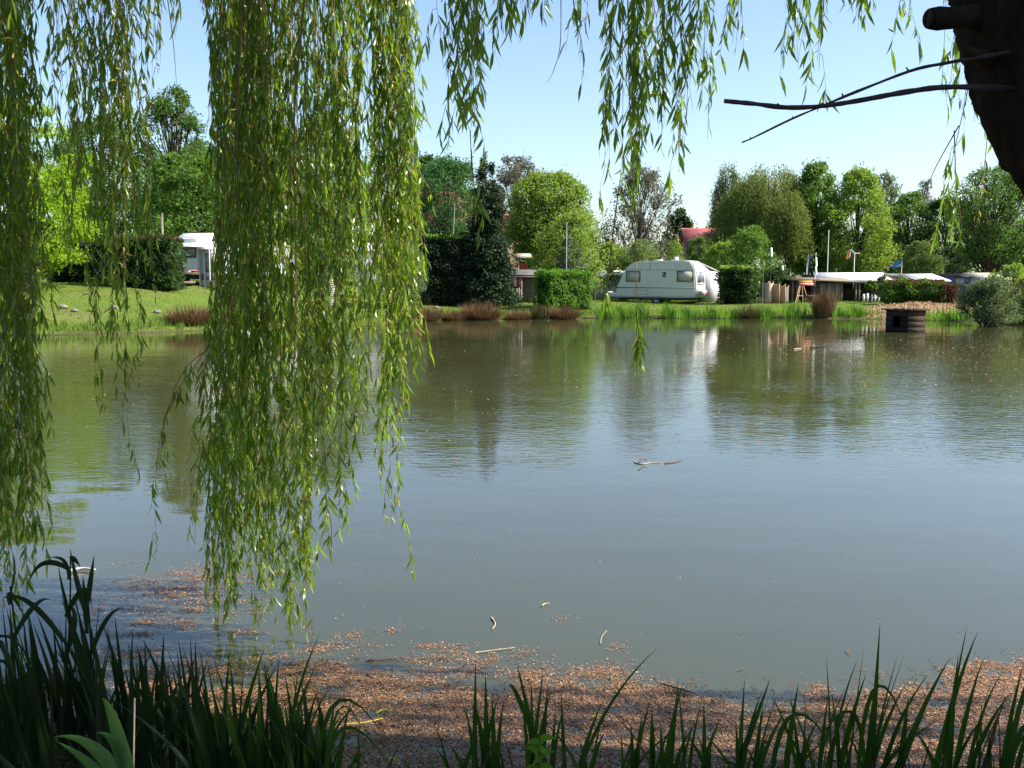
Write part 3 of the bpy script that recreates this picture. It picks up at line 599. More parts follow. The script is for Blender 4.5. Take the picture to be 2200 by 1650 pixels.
bevel_prism('body', [(-2.3, .45), (-2.3, 1.2), (-1.9, 2.2), (-1.4, 2.45), (1.6, 2.45), (2.2, 2.1), (2.3, 1.2), (2.3, .45)], 0, 2, M['white'], c2, .08, 2)
window(c2, -1.4, -.4, 1.25, 1.9, 0, 'pane_dark'); window(c2, .5, 1.6, 1.25, 1.9, 0, 'pane_dark'); MB().box(-2, 2, .1, 1.9, .2, .45).build('chassis', M['darkmetal'], c2)
c3 = thing('trailer_tent', 'white folding trailer roof glimpsed at the outer willow strands', 'trailer', at(795, 60))
zt = Z(522, 60) - c3.location.z
MB().slab([(-.8, -.6, zt - .5), (.9, -.6, zt - .5), (.75, 1.2, zt), (-.7, 1.2, zt)], -.05).build('roof', M['canvas_white'], c3); MB().box(-.7, .8, -.4, 1.2, 0, zt - .55).build('wall', M['canvas'], c3)
st = thing('plank_stack', 'pale stack of sawn planks on the lawn behind the willow', 'planks', at(712, 53), R(12))
for r_ in range(12):
    for c_ in range(3):
        MB().box(-.65 + c_ * .43 + .02, -.65 + c_ * .43 + .41, -.4, .6, r_ * .115, r_ * .115 + .1).build('plank', M['timber_pale'], st).rotation_euler[2] = .03 * math.sin(r_ * 3 + c_)
o = MB().tube([(0, 0, -.2), (.03, 0, 3.8)], [.09, .06], 7).build('wooden_pole', M['timber']); o.location = at(352, 56); tag(o, 'bare wooden pole standing left of the canopy', 'pole')

# ------------------------------------------------------------------ small shed with striped cloth
d = 60; x0, x1 = X(1082, d), X(1168, d); zb = gz((x0 + x1) / 2, d)
sd = thing('garden_shed', 'small weathered shed with flat roof and striped cloth beside the box hedge', 'shed', ((x0 + x1) / 2, d, zb), R(4)); L = (x1 - x0) / 2
ze = Z(592, d) - zb
MB().box(-L + .1, L + .4, .08, 2.4, 0, ze).build('wall', M['timber_dark'], sd)
for q in range(11): MB().box(-.1, L + .35, .0, .06, .05 + q * .155, .05 + q * .155 + .145).build('plank', M['timber'], sd)
for k_, (y0, y1, z0, z1) in enumerate(((-.5, .35, ze, ze + .14), (.35, 1.2, ze + .14, ze + .27), (1.2, 2.5, ze + .27, ze + .33))):
    MB().slab([(-L - .3 + k_ * .2, y0, z0), (L + .75 - k_ * .1, y0, z0), (L + .75 - k_ * .1, y1 + .05, z1), (-L - .3 + k_ * .2, y1 + .05, z1)], -.05).build('roof_sheet', M['felt'], sd)
MB().box(-L - .25, L + .5, -.53, -.47, ze - .12, ze - .04).build('fascia', M['timber'], sd)
for q in range(6): MB().box(-L + .06 + q * .17, -L + .06 + q * .17 + .165, -.44 + .012 * (q % 2), -.42 + .012 * (q % 2), .95, ze - .14).build('cloth_stripe', M['red_cloth' if q % 2 == 0 else 'white_cloth'], sd)
MB().box(-.22, -.12, -.5, -.4, 0, ze - .1).build('corner_post', M['timber'], sd); MB().box(-L - .02, -L + .06, -.5, -.42, 0, ze - .1).build('corner_post', M['timber'], sd)
fn = thing('picket_fence', 'grey weathered paling fence below the striped cloth', 'fence', (sd.location.x - L + .5, d - .75, zb), R(4))
for q in range(9): MB().box(-.55 + q * .13, -.55 + q * .13 + .10, -.015, .015, 0, .85 + .06 * math.sin(q * 2.1)).build('paling', M['timber'], fn)
MB().box(-.6, .65, .016, .05, .5, .57).build('rail', M['timber'], fn)
gc = thing('garden_canopy', 'flat beige canopy above the shed roof', 'canopy', at(1128, 66)); zt = Z(552, 66) - gc.location.z
MB().slab([(-.6, -.8, zt - .05), (.55, -.8, zt - .2), (.35, .8, zt + .18), (-.6, .8, zt + .2)], -.06).build('sheet', M['canvas_beige'], gc)
for sx in (-.5, .45): MB().tube([(sx, 0, 0), (sx, 0, zt)], .03, 6).build('pole', M['metal'], gc)
ch = thing('lounge_chair', 'red high-backed chair behind the shed roof', 'chair', at(1124, 64)); zt = Z(566, 64) - ch.location.z
MB().slab([(-.25, 0, zt - .75), (.25, 0, zt - .75), (.25, .15, zt), (-.25, .15, zt)], .05).build('backrest', M['red_cloth'], ch); MB().box(-.25, .25, -.5, 0, zt - .8, zt - .72).build('seat', M['red_cloth'], ch)
for sx in (-.22, .22): MB().tube([(sx, -.2, 0), (sx, -.2, zt - .8)], .02, 5).build('leg', M['metal'], ch)

# ------------------------------------------------------------------ poles and flags
def pole(name, label, px, d, top, r_, m='metal', lean=0, group='poles on the camp site', cat='flagpole'):
    a_ = at(px, d); h_ = Z(top, d) - a_[2]; r_ *= .85
    o = thing(name, label, cat, a_, 0, group)
    MB().tube([(0, 0, -.1), (lean, 0, h_)], [r_, r_ * .75], 7).build('mast', M[m], o)
    u = MB(); u.tube([(lean, 0, h_), (lean, 0, h_ + .06)], r_ * 1.5, 7); u.build('finial', M[m], o)
    return o, h_
pole('flagpole', 'slanting bare white pole above the black conifer block', 968, 61, 440, .017, 'metal', .28)
pole('flagpole', 'bare grey pole behind the box hedge', 1217, 60, 480, .022)
pole('iron_post', 'short black iron post beside the box hedge', 1279, 52.5, 612, .028, 'darkmetal', cat='post')
pole('flagpole', 'tall bare grey pole behind the white-roofed shelter', 1777, 65.5, 497, .034)
pole('lamp_post', 'dark post with white top above the lattice panels', 1655, 62, 545, .03, 'darkmetal', cat='post')
pole('thin_post', 'long black thin post standing before the lattice panels', 1639, 58.2, 562, .035, 'darkmetal', cat='post')
for px, t0, t1, lb in ((1658, 532, 551, 'white lamp tube on the dark post'), (1682, 571, 580, 'short white tube above the dark glossy shrub'), (1754, 553, 572, 'upper white tube on the post beside the limp flag'), (1753.5, 573, 590, 'lower white tube on the post beside the limp flag')):
    a_ = P(px, t1, 61.9); b_ = P(px - 1, t0, 61.9); tag(MB().tube([a_, b_], .06, 7).build('lamp_tube', M['white']), lb, 'lamp', 'white lamp tubes')
o, h_ = pole('flagpole', 'pole behind the limp blue and white flag', 1751, 62, 545, .03)
def flag(name, label, pts, strips, d, cat='flag'):
    """pts: left and right outline pairs from top to bottom; strips: materials across"""
    rt = thing(name, label, cat, tuple(P(pts[0][0], pts[0][2], d))); o0 = rt.location
    n = len(strips)
    for k_, m in enumerate(strips):
        f = MB(); v = []
        for q, (xa, xb, y) in enumerate(pts):
            for s in (k_ / n, (k_ + 1) / n):
                p = P(xa + (xb - xa) * s, y, d + .06 * math.sin(q * 2.4 + s * 5)) - o0; v += [tuple(p), (p.x, p.y + .012, p.z)]
        m_ = len(pts)
        f.add(v, *[[(4 * q, 4 * q + 2, 4 * q + 6, 4 * q + 4), (4 * q + 1, 4 * q + 5, 4 * q + 7, 4 * q + 3)] for q in range(m_ - 1)])
        f.build('stripe', M[m], rt)
    return rt
flag('limp_flag', 'limp blue and white flag hanging before the dark willow', [(1737, 1741, 545), (1735, 1741, 558), (1733, 1740, 572), (1732, 1737, 590)], ['white_cloth', 'navy'], 64)
flag('small_flag', 'small orange, red and white flag on the antenna mast', [(1822, 1829, 537), (1820, 1828, 544), (1818, 1827, 551), (1817, 1821, 556)], ['gold_cloth', 'red_cloth', 'white_cloth'], 63.6)
flag('blue_flag', 'pale blue drooping flag before the silvery willow bush', [(1926, 1936, 560), (1921, 1934, 566), (1916, 1932, 573), (1916, 1922, 576)], ['blue_cloth'], 70)
pole('flagpole', 'thin pole of the pale blue flag', 1936, 70.2, 556, .03)
am, h_ = pole('antenna_mast', 'antenna mast with cross arms above the white-roofed shelter', 1834, 64, 545, .04, cat='antenna')
z_ = h_
MB().tube([(-.25, 0, z_ + .28), (0, 0, z_)], .05, 6).tube([(0, 0, z_ + .02), (.36, 0, z_ + .02)], .022, 5).build('cross_arm', M['metal'], am)

# ------------------------------------------------------------------ lattice panels, hut, long shelter
def lattice(px, d, ang, wd, top, label, m='timber_pale', board=False, ns_=14):
    a_ = at(px, d); r = thing('lattice_panel', label, 'fence panel', a_, ang, 'lattice panels leaning by the hut'); h_ = Z(top, d) - a_[2]
    for sx in (-wd / 2, wd / 2 - .05): MB().box(sx, sx + .05, -.02, .03, 0, h_).build('post', M['timber_tan'], r)
    if board:
        for q in range(5): MB().box(-wd / 2 + .05 + q * (wd - .1) / 5, -wd / 2 + .045 + (q + 1) * (wd - .1) / 5, -.01, .015, .04, h_ - .03).build('board', M['timber_tan'], r)
    else:
        s0 = None
        for q in range(ns_):
            z = .1 + q * (h_ - .2) / ns_; tilt = .1 * math.sin(q * 1.7)
            o = MB().box(-wd / 2 + .02, wd / 2 - .02, -.035, -.021, 0, .06).build('slat', M[m], r) if s0 is None else link('slat', s0.data, r)
            s0 = s0 or o; o.location = (0, 0, z); o.rotation_euler = (0, R(-3 + 2 * math.sin(q)), 0)
lattice(1642, 58.8, R(-62), .95, 604, 'pale slatted panel nearest the dark leaning hedge'); lattice(1656, 58.9, R(48), .62, 605, 'slatted panel folded beside the tan boarded one')
lattice(1664.5, 59.0, R(-55), .75, 609, 'solid tan boarded panel between the slatted ones', board=True); lattice(1678, 59.2, R(-52), .65, 610, 'slatted panel with brownish laths right of the boarded one', 'timber_tan'); lattice(1689, 59.4, R(42), .55, 613, 'short slatted panel next to the dark hut', 'timber')
d = 61; x0, x1 = X(1696, d), X(1840, d); zb = gz(x0, d); W_ = x1 - x0
ht = thing('lean_to', 'dark open lean-to with thin flat roof beside the lattice panels', 'shed', (x0, d, zb)); zt = Z(602, d) - zb
MB().slab([(-.1, -.3, zt), (W_, -.3, zt - .12), (W_, 3, zt + .1), (-.1, 3, zt + .12)], -.06).build('roof', M['timber'], ht)
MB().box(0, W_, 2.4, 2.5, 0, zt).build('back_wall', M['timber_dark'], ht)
for q in range(4): MB().box(.03 + q * .14, .03 + q * .14 + .12, .0 + .02 * q, .04 + .02 * q, 0, zt - .05).build('plank', M['timber' if q % 2 else 'timber_dark'], ht)
for q in range(9): MB().box(1.95 + q * .155, 1.95 + q * .155 + .13, .1 + .02 * (q % 3), .14 + .02 * (q % 3), 0, zt - .2).build('plank', M['timber' if q % 3 else 'timber_tan'], ht)
lt = MB()
for q in range(-5, 9):
    for sg in (-1, 1):
        xa = 1.38 + q * .14; za_, zb_ = .75, 1.5
        xb = xa + sg * .75
        lo_, hi_ = max(0, (1.38 - xa) / (xb - xa) if xb > xa else (1.92 - xa) / (xb - xa)), min(1, (1.92 - xa) / (xb - xa) if xb > xa else (1.38 - xa) / (xb - xa))
        if hi_ > lo_: lt.tube([(xa + (xb - xa) * lo_, .08 + sg * .012, za_ + .75 * lo_), (xa + (xb - xa) * hi_, .08 + sg * .012, za_ + .75 * hi_)], .018, 4)
lt.build('trellis', M['timber'], ht, kind='stuff')
cl = thing('striped_awning', 'small awning in red, white and yellow stripes under the lean-to roof', 'awning', tuple(P(1729, 608, d - .6)))
for q, m in enumerate(('gold_cloth', 'red_cloth', 'white_cloth', 'red_cloth')): MB().slab([(-.4 - .0 * q, -.1 - q * .08, .12 - q * .07), (.42, -.1 - q * .08, .12 - q * .07), (.42, -.18 - q * .08, .06 - q * .07), (-.4, -.18 - q * .08, .06 - q * .07)], .02).build('stripe', M[m], cl)
ez = thing('wooden_trestle', 'tan wooden A-frame trestle standing in the dark lean-to', 'trestle', at(1722, d - .4)); hz = 1.15
for sx, sy_ in ((-.38, -.2), (-.16, .2), (.42, -.2), (.18, .2)): MB().tube([(sx, sy_, 0), (sx * .2, 0, hz)], .03, 5).build('leg', M['timber_tan'], ez)
MB().box(-.14, .14, -.05, .05, hz - .02, hz + .05).build('top_bar', M['timber_tan'], ez); MB().tube([(-.24, -.1, .42), (.26, -.1, .42)], .025, 5).build('cross_bar', M['timber_tan'], ez)
bn = thing('garden_bench', 'small grey bench beside the wooden trestle', 'bench', at(1740, d - .5)); MB().box(-.3, .3, -.15, .15, .38, .43).build('seat', M['timber'], bn)
for sx in (-.25, .25): MB().box(sx - .03, sx + .03, -.12, .12, 0, .38).build('leg', M['timber'], bn)
d = 63; x0, x1 = X(1750, d), X(1936, d); zb = gz(x0, d); W_ = x1 - x0; zf, zk = Z(603, d) - zb, Z(587, d + 3.2) - zb
sh = thing('long_shelter', 'long open shelter with white sloping roof and dark inside', 'shelter', (x0, d, zb))
n_ = 1
for q in range(n_):
    a_, b_ = W_ * q / n_ + .008, W_ * (q + 1) / n_ - .008; c0 = .85
    f = lambda u: c0 + (W_ - c0) * u / W_
    MB().slab([(a_, -.2, zf), (b_, -.2, zf), (f(b_), 3.2, zk), (f(a_), 3.2, zk)], -.05).build('roof_panel', M['canvas_white'], sh)
MB().box(-.02, W_ + .02, -.26, -.203, zf - .16, zf - .02).build('fascia', M['felt'], sh)
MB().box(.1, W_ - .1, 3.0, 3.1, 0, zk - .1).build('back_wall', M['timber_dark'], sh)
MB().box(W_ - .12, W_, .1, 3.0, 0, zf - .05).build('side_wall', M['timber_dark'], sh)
for px in (1764, 1772, 1783, 1791, 1799, 1807, 1838, 1845.5, 1910):
    xx = X(px, d) - x0; MB().box(xx - .05, xx + .05, -.16, -.06, 0, zf - .16).build('post', M['timber'], sh)
MB().box(1.1, W_ - 1.2, .9, 1.9, .0, .8).build('counter', M['timber_dark'], sh)
pf = thing('picket_fence', 'white picket fence in front of the long shelter', 'fence', (X(1855, d - 1), d - 1, zb))
for q in range(7): MB().box(q * .235, q * .235 + .13, 0, .025, 0, .48 + .05 * math.sin(q * 2)).build('picket', M['white_wood'], pf)
MB().box(-.05, 1.6, .026, .06, .25, .3).build('rail', M['white_wood'], pf)
gb = thing('gable_tent', 'small tent with white gable roof joined to the shelter end', 'tent', (X(1954, 62.6), 62.6, zb)); zr, ze = Z(588, 63) - zb, Z(606, 63) - zb
MB().slab([(-.62, -.1, zr - .02), (-.05, -.1, zr - .35), (-.05, 2.6, zr - .35), (-.62, 2.6, zr - .02)], .04).build('inner_roof', M['canvas_beige'], gb)
MB().slab([(-.5, -.12, zr), (.85, -.12, ze - .02), (.85, 2.6, ze - .02), (-.5, 2.6, zr)], .05).build('roof', M['canvas_white'], gb); MB().box(-.5, .7, .2, 2.5, 0, ze - .05).build('wall', M['canvas_beige'], gb)
x0, x1 = X(1968, 66), X(2041, 66); fr = thing('flat_cabin', 'cabin with flat white roof behind the mixed hedge', 'cabin', (x0, 66, zb)); zt = Z(590, 66) - zb
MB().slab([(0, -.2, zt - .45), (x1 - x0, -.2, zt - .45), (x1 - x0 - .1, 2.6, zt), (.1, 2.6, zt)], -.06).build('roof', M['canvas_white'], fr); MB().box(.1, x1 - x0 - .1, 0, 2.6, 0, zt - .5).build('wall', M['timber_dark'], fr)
x0, x1 = X(2041, 68), X(2112, 68); gcv = thing('grey_cabin', 'blue-grey cabin with flat roof right of the white roof', 'cabin', (x0, 68, zb)); zt = Z(592, 68) - zb
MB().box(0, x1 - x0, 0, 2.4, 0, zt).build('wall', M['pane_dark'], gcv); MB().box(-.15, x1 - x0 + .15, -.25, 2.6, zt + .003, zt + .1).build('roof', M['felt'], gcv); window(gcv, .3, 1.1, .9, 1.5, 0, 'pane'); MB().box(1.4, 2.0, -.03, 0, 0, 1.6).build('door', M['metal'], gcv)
x0, x1 = X(2110, 64), X(2180, 64); bc = thing('beige_cabin', 'cabin with beige sloping roof behind the waterside bush', 'cabin', (x0, 64, zb)); zt = Z(588, 64) - zb
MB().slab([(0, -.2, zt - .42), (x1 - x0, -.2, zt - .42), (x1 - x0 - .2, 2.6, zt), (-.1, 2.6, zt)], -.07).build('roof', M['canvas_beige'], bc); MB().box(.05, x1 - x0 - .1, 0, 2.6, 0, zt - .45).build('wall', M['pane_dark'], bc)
x0 = X(2178, 66); wc_ = thing('white_cabin', 'white-topped cabin at the picture edge behind the light bush', 'cabin', (x0, 66, zb)); zt = Z(586, 66) - zb
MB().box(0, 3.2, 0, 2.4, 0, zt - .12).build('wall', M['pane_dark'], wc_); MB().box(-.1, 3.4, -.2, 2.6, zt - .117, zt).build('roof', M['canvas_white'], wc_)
# wood chip heap
rs = np.random.RandomState(8); x0 = X(2000, 52); n = 6500
u = rs.uniform(-1, 1, (n, 2)); k_ = (u ** 2).sum(1) < 1; u = u[k_]; r2 = (u ** 2).sum(1)
hp = lambda a, r: .24 * (1 - r) * (1 + .25 * np.sin(a * 9) + .15 * np.sin(a * 23))
mb = MB(); gxx, gyy = np.meshgrid(np.linspace(-1, 1, 40), np.linspace(-1, 1, 24)); rr = np.clip(gxx ** 2 + gyy ** 2, 0, 1)
hx, hy = x0 + gxx * 2.9, 53.6 + gyy * 2.4; k = (np.arange(23)[:, None] * 40 + np.arange(39)[None]).ravel()
mb.add(np.stack([hx, hy, ground_z(hx, hy) - .05 + hp(gxx, rr) * (rr < 1) + .05 * (rr < .98)], -1), np.stack([k, k + 1, k + 41, k + 40], 1))
px_, py_ = x0 + u[:, 0] * 2.9, 53.6 + u[:, 1] * 2.4
scatter(mb, rs, np.stack([px_, py_, ground_z(px_, py_) + hp(u[:, 0], r2) + .02], 1), .1)
o = mb.build('wood_chip_heap', M['chips'], kind='stuff'); tag(o, 'tan heap of wood chips spread behind the duck house', 'wood chips')

# ------------------------------------------------------------------ duck house
p0 = G(1955, 714); dk = thing('duck_house', 'small dark wooden duck house standing in the pond', 'duck house', (p0.x, p0.y + .5, 0), R(-62))
W_, D_, H_ = 1.15, 1.0, .92
for q in range(5):
    z0, z1 = -.25 + q * (H_ + .2) / 5, -.25 + (q + 1) * (H_ + .2) / 5 - .002
    if q in (2, 3): MB().box(-W_ / 2, -.22, -D_ / 2, -D_ / 2 + .04, z0, z1).build('board', M['duck_grey'], dk); MB().box(.16, W_ / 2, -D_ / 2, -D_ / 2 + .04, z0, z1).build('board', M['duck'], dk)
    else: MB().box(-W_ / 2, W_ / 2, -D_ / 2, -D_ / 2 + .04, z0, z1).build('board', M['duck_grey' if q == 4 else 'duck'], dk)
    MB().box(W_ / 2 - .04, W_ / 2, -D_ / 2 + .045, D_ / 2, z0, z1).build('board', M['duck_brown'], dk)
    MB().box(-W_ / 2, -W_ / 2 + .04, -D_ / 2 + .045, D_ / 2, z0, z1).build('board', M['duck'], dk)
MB().box(-W_ / 2 + .045, W_ / 2 - .045, D_ / 2 - .045, D_ / 2 - .005, -.25, H_ - .06).build('back_wall', M['duck'], dk)
MB().box(-W_ / 2 - .12, W_ / 2 + .12, -D_ / 2 - .14, D_ / 2 + .1, H_ - .045, H_ + .01).build('roof', M['duck_brown'], dk)
mb = MB(); rs = np.random.RandomState(3); n = 700; mb.batch(QT, QF, np.stack([rs.uniform(-.66, .66, n), rs.uniform(-.6, .58, n), np.full(n, H_ + .02) + rs.uniform(0, .05, n)], 1), rs.normal(size=(n, 3)) * (1, 1, .3), np.tile([0, 0, 1.], (n, 1)) + rs.normal(0, .3, (n, 3)), np.full(n, .05), np.full(n, .09))
mb.build('roof_litter', M['chips'], dk, kind='stuff')
for sx in (-.35, .35): MB().tube([(sx, 0, -1), (sx, 0, -.2)], .06, 6).build('leg', M['duck'], dk)

# ------------------------------------------------------------------ bank plants, rocks
gp = 'brown sedge tussocks along the far shore'
for k_, (px, py, d, h_, w_, n, m, lb) in enumerate((
    (405, 706, 42.2, 1.04, 1.18, 1500, 'sedge', 'brown sedge tussock on the lawn shore below the awning caravan'),
    (470, 704, 43.5, 0.88, 0.81, 800, 'sedge_green', 'darker sedge tussock close beside the lawn shore tussock'),
    (540, 702, 44.5, 0.77, 0.93, 800, 'sedge', 'low brown sedge behind the thick willow curtain'),
    (905, 690, 50, 1.04, 1.24, 1500, 'sedge', 'brown sedge tussock by the grey-green shrub'),
    (975, 688, 51, 0.66, 0.93, 900, 'sedge', 'low brown sedge below the black conifer block'),
    (1033, 686, 51.6, 1.10, 1.30, 1700, 'sedge', 'wide brown sedge tussock below the spruce'),
    (1112, 686, 52, 0.66, 0.99, 900, 'sedge', 'low brown sedge below the small shed'),
    (1160, 685, 52.4, 0.88, 0.74, 700, 'sedge_green', 'greenish sedge left of the box hedge tussock'),
    (1212, 684, 52.6, 0.88, 1.05, 1300, 'sedge', 'brown sedge tussock below the box hedge'),
    (1612, 684, 53.4, 0.99, 0.90, 700, 'sedge_green', 'dark narrow sedge below the leaning hedge'),
    (1771, 684, 53.4, 1.49, 0.75, 1300, 'sedge', 'tall reddish brown sedge clump before the lean-to'))):
    tuft('sedge_tussock', lb, px, py, d, h_, w_, n, m, 'sedge', gp, 1.0 if w_ > .76 else .45, .022, .65 if w_ > .76 else .2, 3)
gi = 'iris clumps on the far shore'
for px, d, h_, w_, n, lb in ((1300, 53.2, .95, 1.0, 90, 'iris clump on the far shore beside the iron post'), (1335, 53.2, .85, 1.2, 90, 'iris clump below the caravan drawbar'), (1378, 53.3, 1.0, 1.2, 110, 'iris clump below the first caravan window'), (1436, 53.3, .95, .9, 80, 'iris clump below the caravan crest'), (1478, 53.3, .7, 1.6, 120, 'low iris clump below the second caravan window'), (1525, 53.3, .8, 1.0, 80, 'iris clump below the lilac awning'), (1575, 53.4, .6, 1.4, 90, 'low iris clump left of the narrow dark sedge'),
    (1650, 53.4, .8, 1.2, 100, 'iris clump below the pale slatted panel'), (1708, 53.4, 1.05, 1.2, 130, 'tall iris clump before the wooden trestle'), (1805, 53.4, .6, 1.0, 70, 'iris clump right of the tall brown sedge'), (1840, 53.3, .75, 1.2, 90, 'iris clump below the long shelter'), (2030, 50.5, .75, 2.0, 130, 'iris clump behind the duck house'), (2070, 50, .7, 1.2, 90, 'iris clump left of the overhanging bush')):
    tuft('iris_clump', lb, px, 0, d, h_, w_, n, 'iris_far', 'iris', gi, .28, .05, 0, 4)
def rock(px, py, s, lb, flat=.6, seed=0):
    lo_, hi_ = 30., 60.
    for _ in range(30):
        md = (lo_ + hi_) / 2; q = P(px, py, md)
        if q.z > gz(q.x, md): lo_ = md
        else: hi_ = md
    bm = bmesh.new(); bmesh.ops.create_icosphere(bm, subdivisions=2, radius=1); rs = np.random.RandomState(seed + int(px))
    for v in bm.verts: v.co = v.co * (1 + .18 * math.sin(v.co.x * 4 + seed) * math.cos(v.co.y * 3 + px) + rs.uniform(-.07, .07)); v.co.x *= s; v.co.y *= s * .8; v.co.z *= s * flat
    me = bpy.data.meshes.new('rock'); bm.to_mesh(me); bm.free(); me.materials.append(M['stone']); o = link('rock', me); q = P(px, py, md); o.location = (q.x, q.y, gz(q.x, q.y) + s * flat * .3); tag(o, lb, 'rock', 'field stones on the lawn')
for px, py, s, lb in ((246, 664, .2, 'pinkish field stone below the reddish hedge'), (338, 672, .17, 'flat field stone right of the pinkish stone'), (136, 662, .2, 'grey field stone below the black shaded hedge'), (160, 669, .16, 'low dull stone beside the grey field stone'), (442, 674, .2, 'field stone above the lawn shore tussock'), (42, 655, .3, 'large stone behind the first willow curtain'), (937, 663, .2, 'pale stone before the black conifer block'), (608, 672, .2, 'stone on the lawn behind the thick willow curtain')):
    rock(px, py, s, lb)
# grass: too many blades to count
rs = np.random.RandomState(11); n = 150000
gx_ = rs.uniform(-26, 30, n); gy_ = rs.uniform(34, 68, n); dd = pond_dist(gx_, gy_); vis = np.abs(gx_) < gy_ * .56
pr = np.where(dd < .05, 0, np.where(dd < 1.6, 1, np.where(dd < 4, .5, .3))); k_ = vis & (rs.uniform(0, 1, n) < pr); gx_, gy_, dd = gx_[k_], gy_[k_], dd[k_]; m_ = len(gx_)
clump = .5 + .5 * np.sin(gx_ * 2.1 + np.sin(gx_ * .7) * 2) * np.sin(gy_ * 1.3 + gx_ * .5)
hh = np.where(dd < 1.6, .14 + .3 * clump, .06 + .05 * clump) * rs.uniform(.6, 1.3, m_)
mb = MB(); mb.batch(QT, QF, np.stack([gx_, gy_, ground_z(gx_, gy_) - .02], 1), np.stack([rs.normal(0, .35, m_), rs.normal(0, .35, m_), np.ones(m_)], 1), unit(rs, m_), np.full(m_, .035) * rs.uniform(.6, 1.3, m_), hh)
o = mb.build('bank_grass', M['grass'], kind='stuff'); tag(o, 'green grass growing along the far shore and lawn', 'grass')
# ------------------------------------------------------------------ the big willow by the camera
wl = thing('willow_tree', 'huge weeping willow with dark leaning trunk and curtains of hanging branches over the pond', 'tree', (3.6, 3.75, 0))
W0 = np.array([3.6, 3.75, 0.])
def spline(pts, n):
    pts = np.asarray([tuple(p) for p in pts], float); m = len(pts)
    q = np.concatenate([[2 * pts[0] - pts[1]], pts, [2 * pts[-1] - pts[-2]]]); out = []
    for u in np.linspace(0, m - 1 - 1e-6, n):
        i_ = int(u); s = u - i_; a, b_, c, d_ = q[i_:i_ + 4]
        out.append(.5 * (2 * b_ + (c - a) * s + (2 * a - 5 * b_ + 4 * c - d_) * s * s + (3 * b_ - a - 3 * c + d_) * s ** 3))
    return np.array(out)
tp = spline([(3.68, 3.75, -.1), P(2860, 1150, 3.92), P(2690, 740, 4.02), P(2505, 430, 4.12), P(2378, 290, 4.18), P(2290, 140, 4.24), P(2248, -10, 4.3), P(2205, -180, 4.4), P(2120, -400, 4.62), (2.0, 5.1, 5.2)], 110) - W0
na = 72; th = np.arange(na) * 2 * np.pi / na
tg = np.gradient(tp, axis=0); tg /= np.linalg.norm(tg, axis=1)[:, None]; A = np.cross(tg, [0, 1, 0]); A /= np.linalg.norm(A, axis=1)[:, None]; B = np.cross(tg, A)
sv = np.linspace(0, 1, 110)[:, None]; rad = .36 - .06 * sv + .25 * np.exp(-sv * 14)
wv = th[None] * 15 + 2.2 * np.sin(sv * 21 + th[None] * 3) + 1.2 * np.sin(sv * 43 - th[None] * 2)
rs_b = np.random.RandomState(77)
rdg = np.abs(np.sin(wv)) ** .7 * .16 + .03 * np.sin(th[None] * 4 + sv * 6) + .018 * np.sin(th[None] * 27 + sv * 90) * np.sin(sv * 130 + th[None] * 5)
rr = rad * (.95 + rdg + rs_b.normal(0, .013, rdg.shape) + .03 * np.sin(sv * 60 + 3 * np.sin(th[None] * 5)) * np.sin(th[None] * 11 + sv * 25))
v = tp[:, None] + rr[..., None] * (A[:, None] * np.cos(th)[None, :, None] + B[:, None] * np.sin(th)[None, :, None])
i_ = np.arange(109)[:, None] * na; j_ = np.arange(na)[None]; k_ = (j_ + 1) % na
mb = MB(); mb.add(v, np.stack([i_ + j_, i_ + k_, i_ + na + k_, i_ + na + j_], -1).reshape(-1, 4)); mb.build('trunk', M['bark'], wl, True)
st0 = MB(); sp = spline([P(2190, 30, 4.28), P(2090, 36, 4.22), P(2040, 39, 4.18), P(1998, 40, 4.14)], 8) - W0
st0.tube(sp, [.12, .075, .054, .046, .043, .044, .047, .041], 14); MB().tube([sp[-1] + (.002, 0, 0), sp[-1] - (.006, 0, 0)], .034, 12).build('cut_face', M['timber_dark'], st0.build('sawn_stub', M['bark'], wl, False))
MB().tube(spline([P(2130, 130, 4.2), P(2095, 118, 4.1), P(2080, 100, 4.08)], 5) - W0, [.05, .035, .025, .018, .01], 7).build('knot', M['bark'], wl)
rs = np.random.RandomState(21)
def dead(px, d, r0, r1):
    p = spline([P(a, b_, d + .05 * q) for q, (a, b_) in enumerate(px)], 40) - W0; r = np.linspace(r0, r1, 40) * (1 + .08 * rs.normal(size=40))
    mb = MB(); mb.tube(p, r, 8)
    for q in (9, 15, 22, 29, 35): mb.tube([p[q], p[q] + rs.normal(0, .004, 3) + (-.006, 0, .012)], [r[q] * .8, r[q] * .4], 5)
    mb.build('dead_branch', M['wood_dead'], wl)
dead([(2200, 190), (2040, 187), (1950, 197), (1840, 217), (1765, 228), (1690, 231), (1620, 223), (1556, 217)], 4.1, .0115, .0095)
dead([(2170, 112), (2075, 128), (2030, 136), (1960, 151), (1850, 193), (1780, 222), (1700, 256), (1620, 295), (1594, 306)], 4.05, .0082, .0032)
limbs = [[(2.0, 5.1, 5.1), (1.1, 5.3, 6.0), (-.6, 5.5, 6.5), (-2.4, 5.7, 6.5), (-4.3, 5.6, 5.9)], [(2.0, 5.1, 5.1), (2.2, 3.4, 6.6), (1.2, 1, 7.3), (-1.2, -1, 7.2)], [(2.0, 5.1, 5.1), (3.4, 4.4, 6.2), (5.6, 3.4, 7.2), (8.6, 3.0, 7.0)], [(2.0, 5.1, 5.1), (2.0, 4.9, 6.8), (1.6, 4.6, 8.6)], [(1.1, 5.3, 6.0), (-.4, 4.6, 6.9), (-3.0, 3.2, 7.2)], [(3.4, 4.4, 6.2), (5, 2.6, 7.2), (7.5, 1.5, 7.2)]]
LP = [spline(l, 30) for l in limbs]
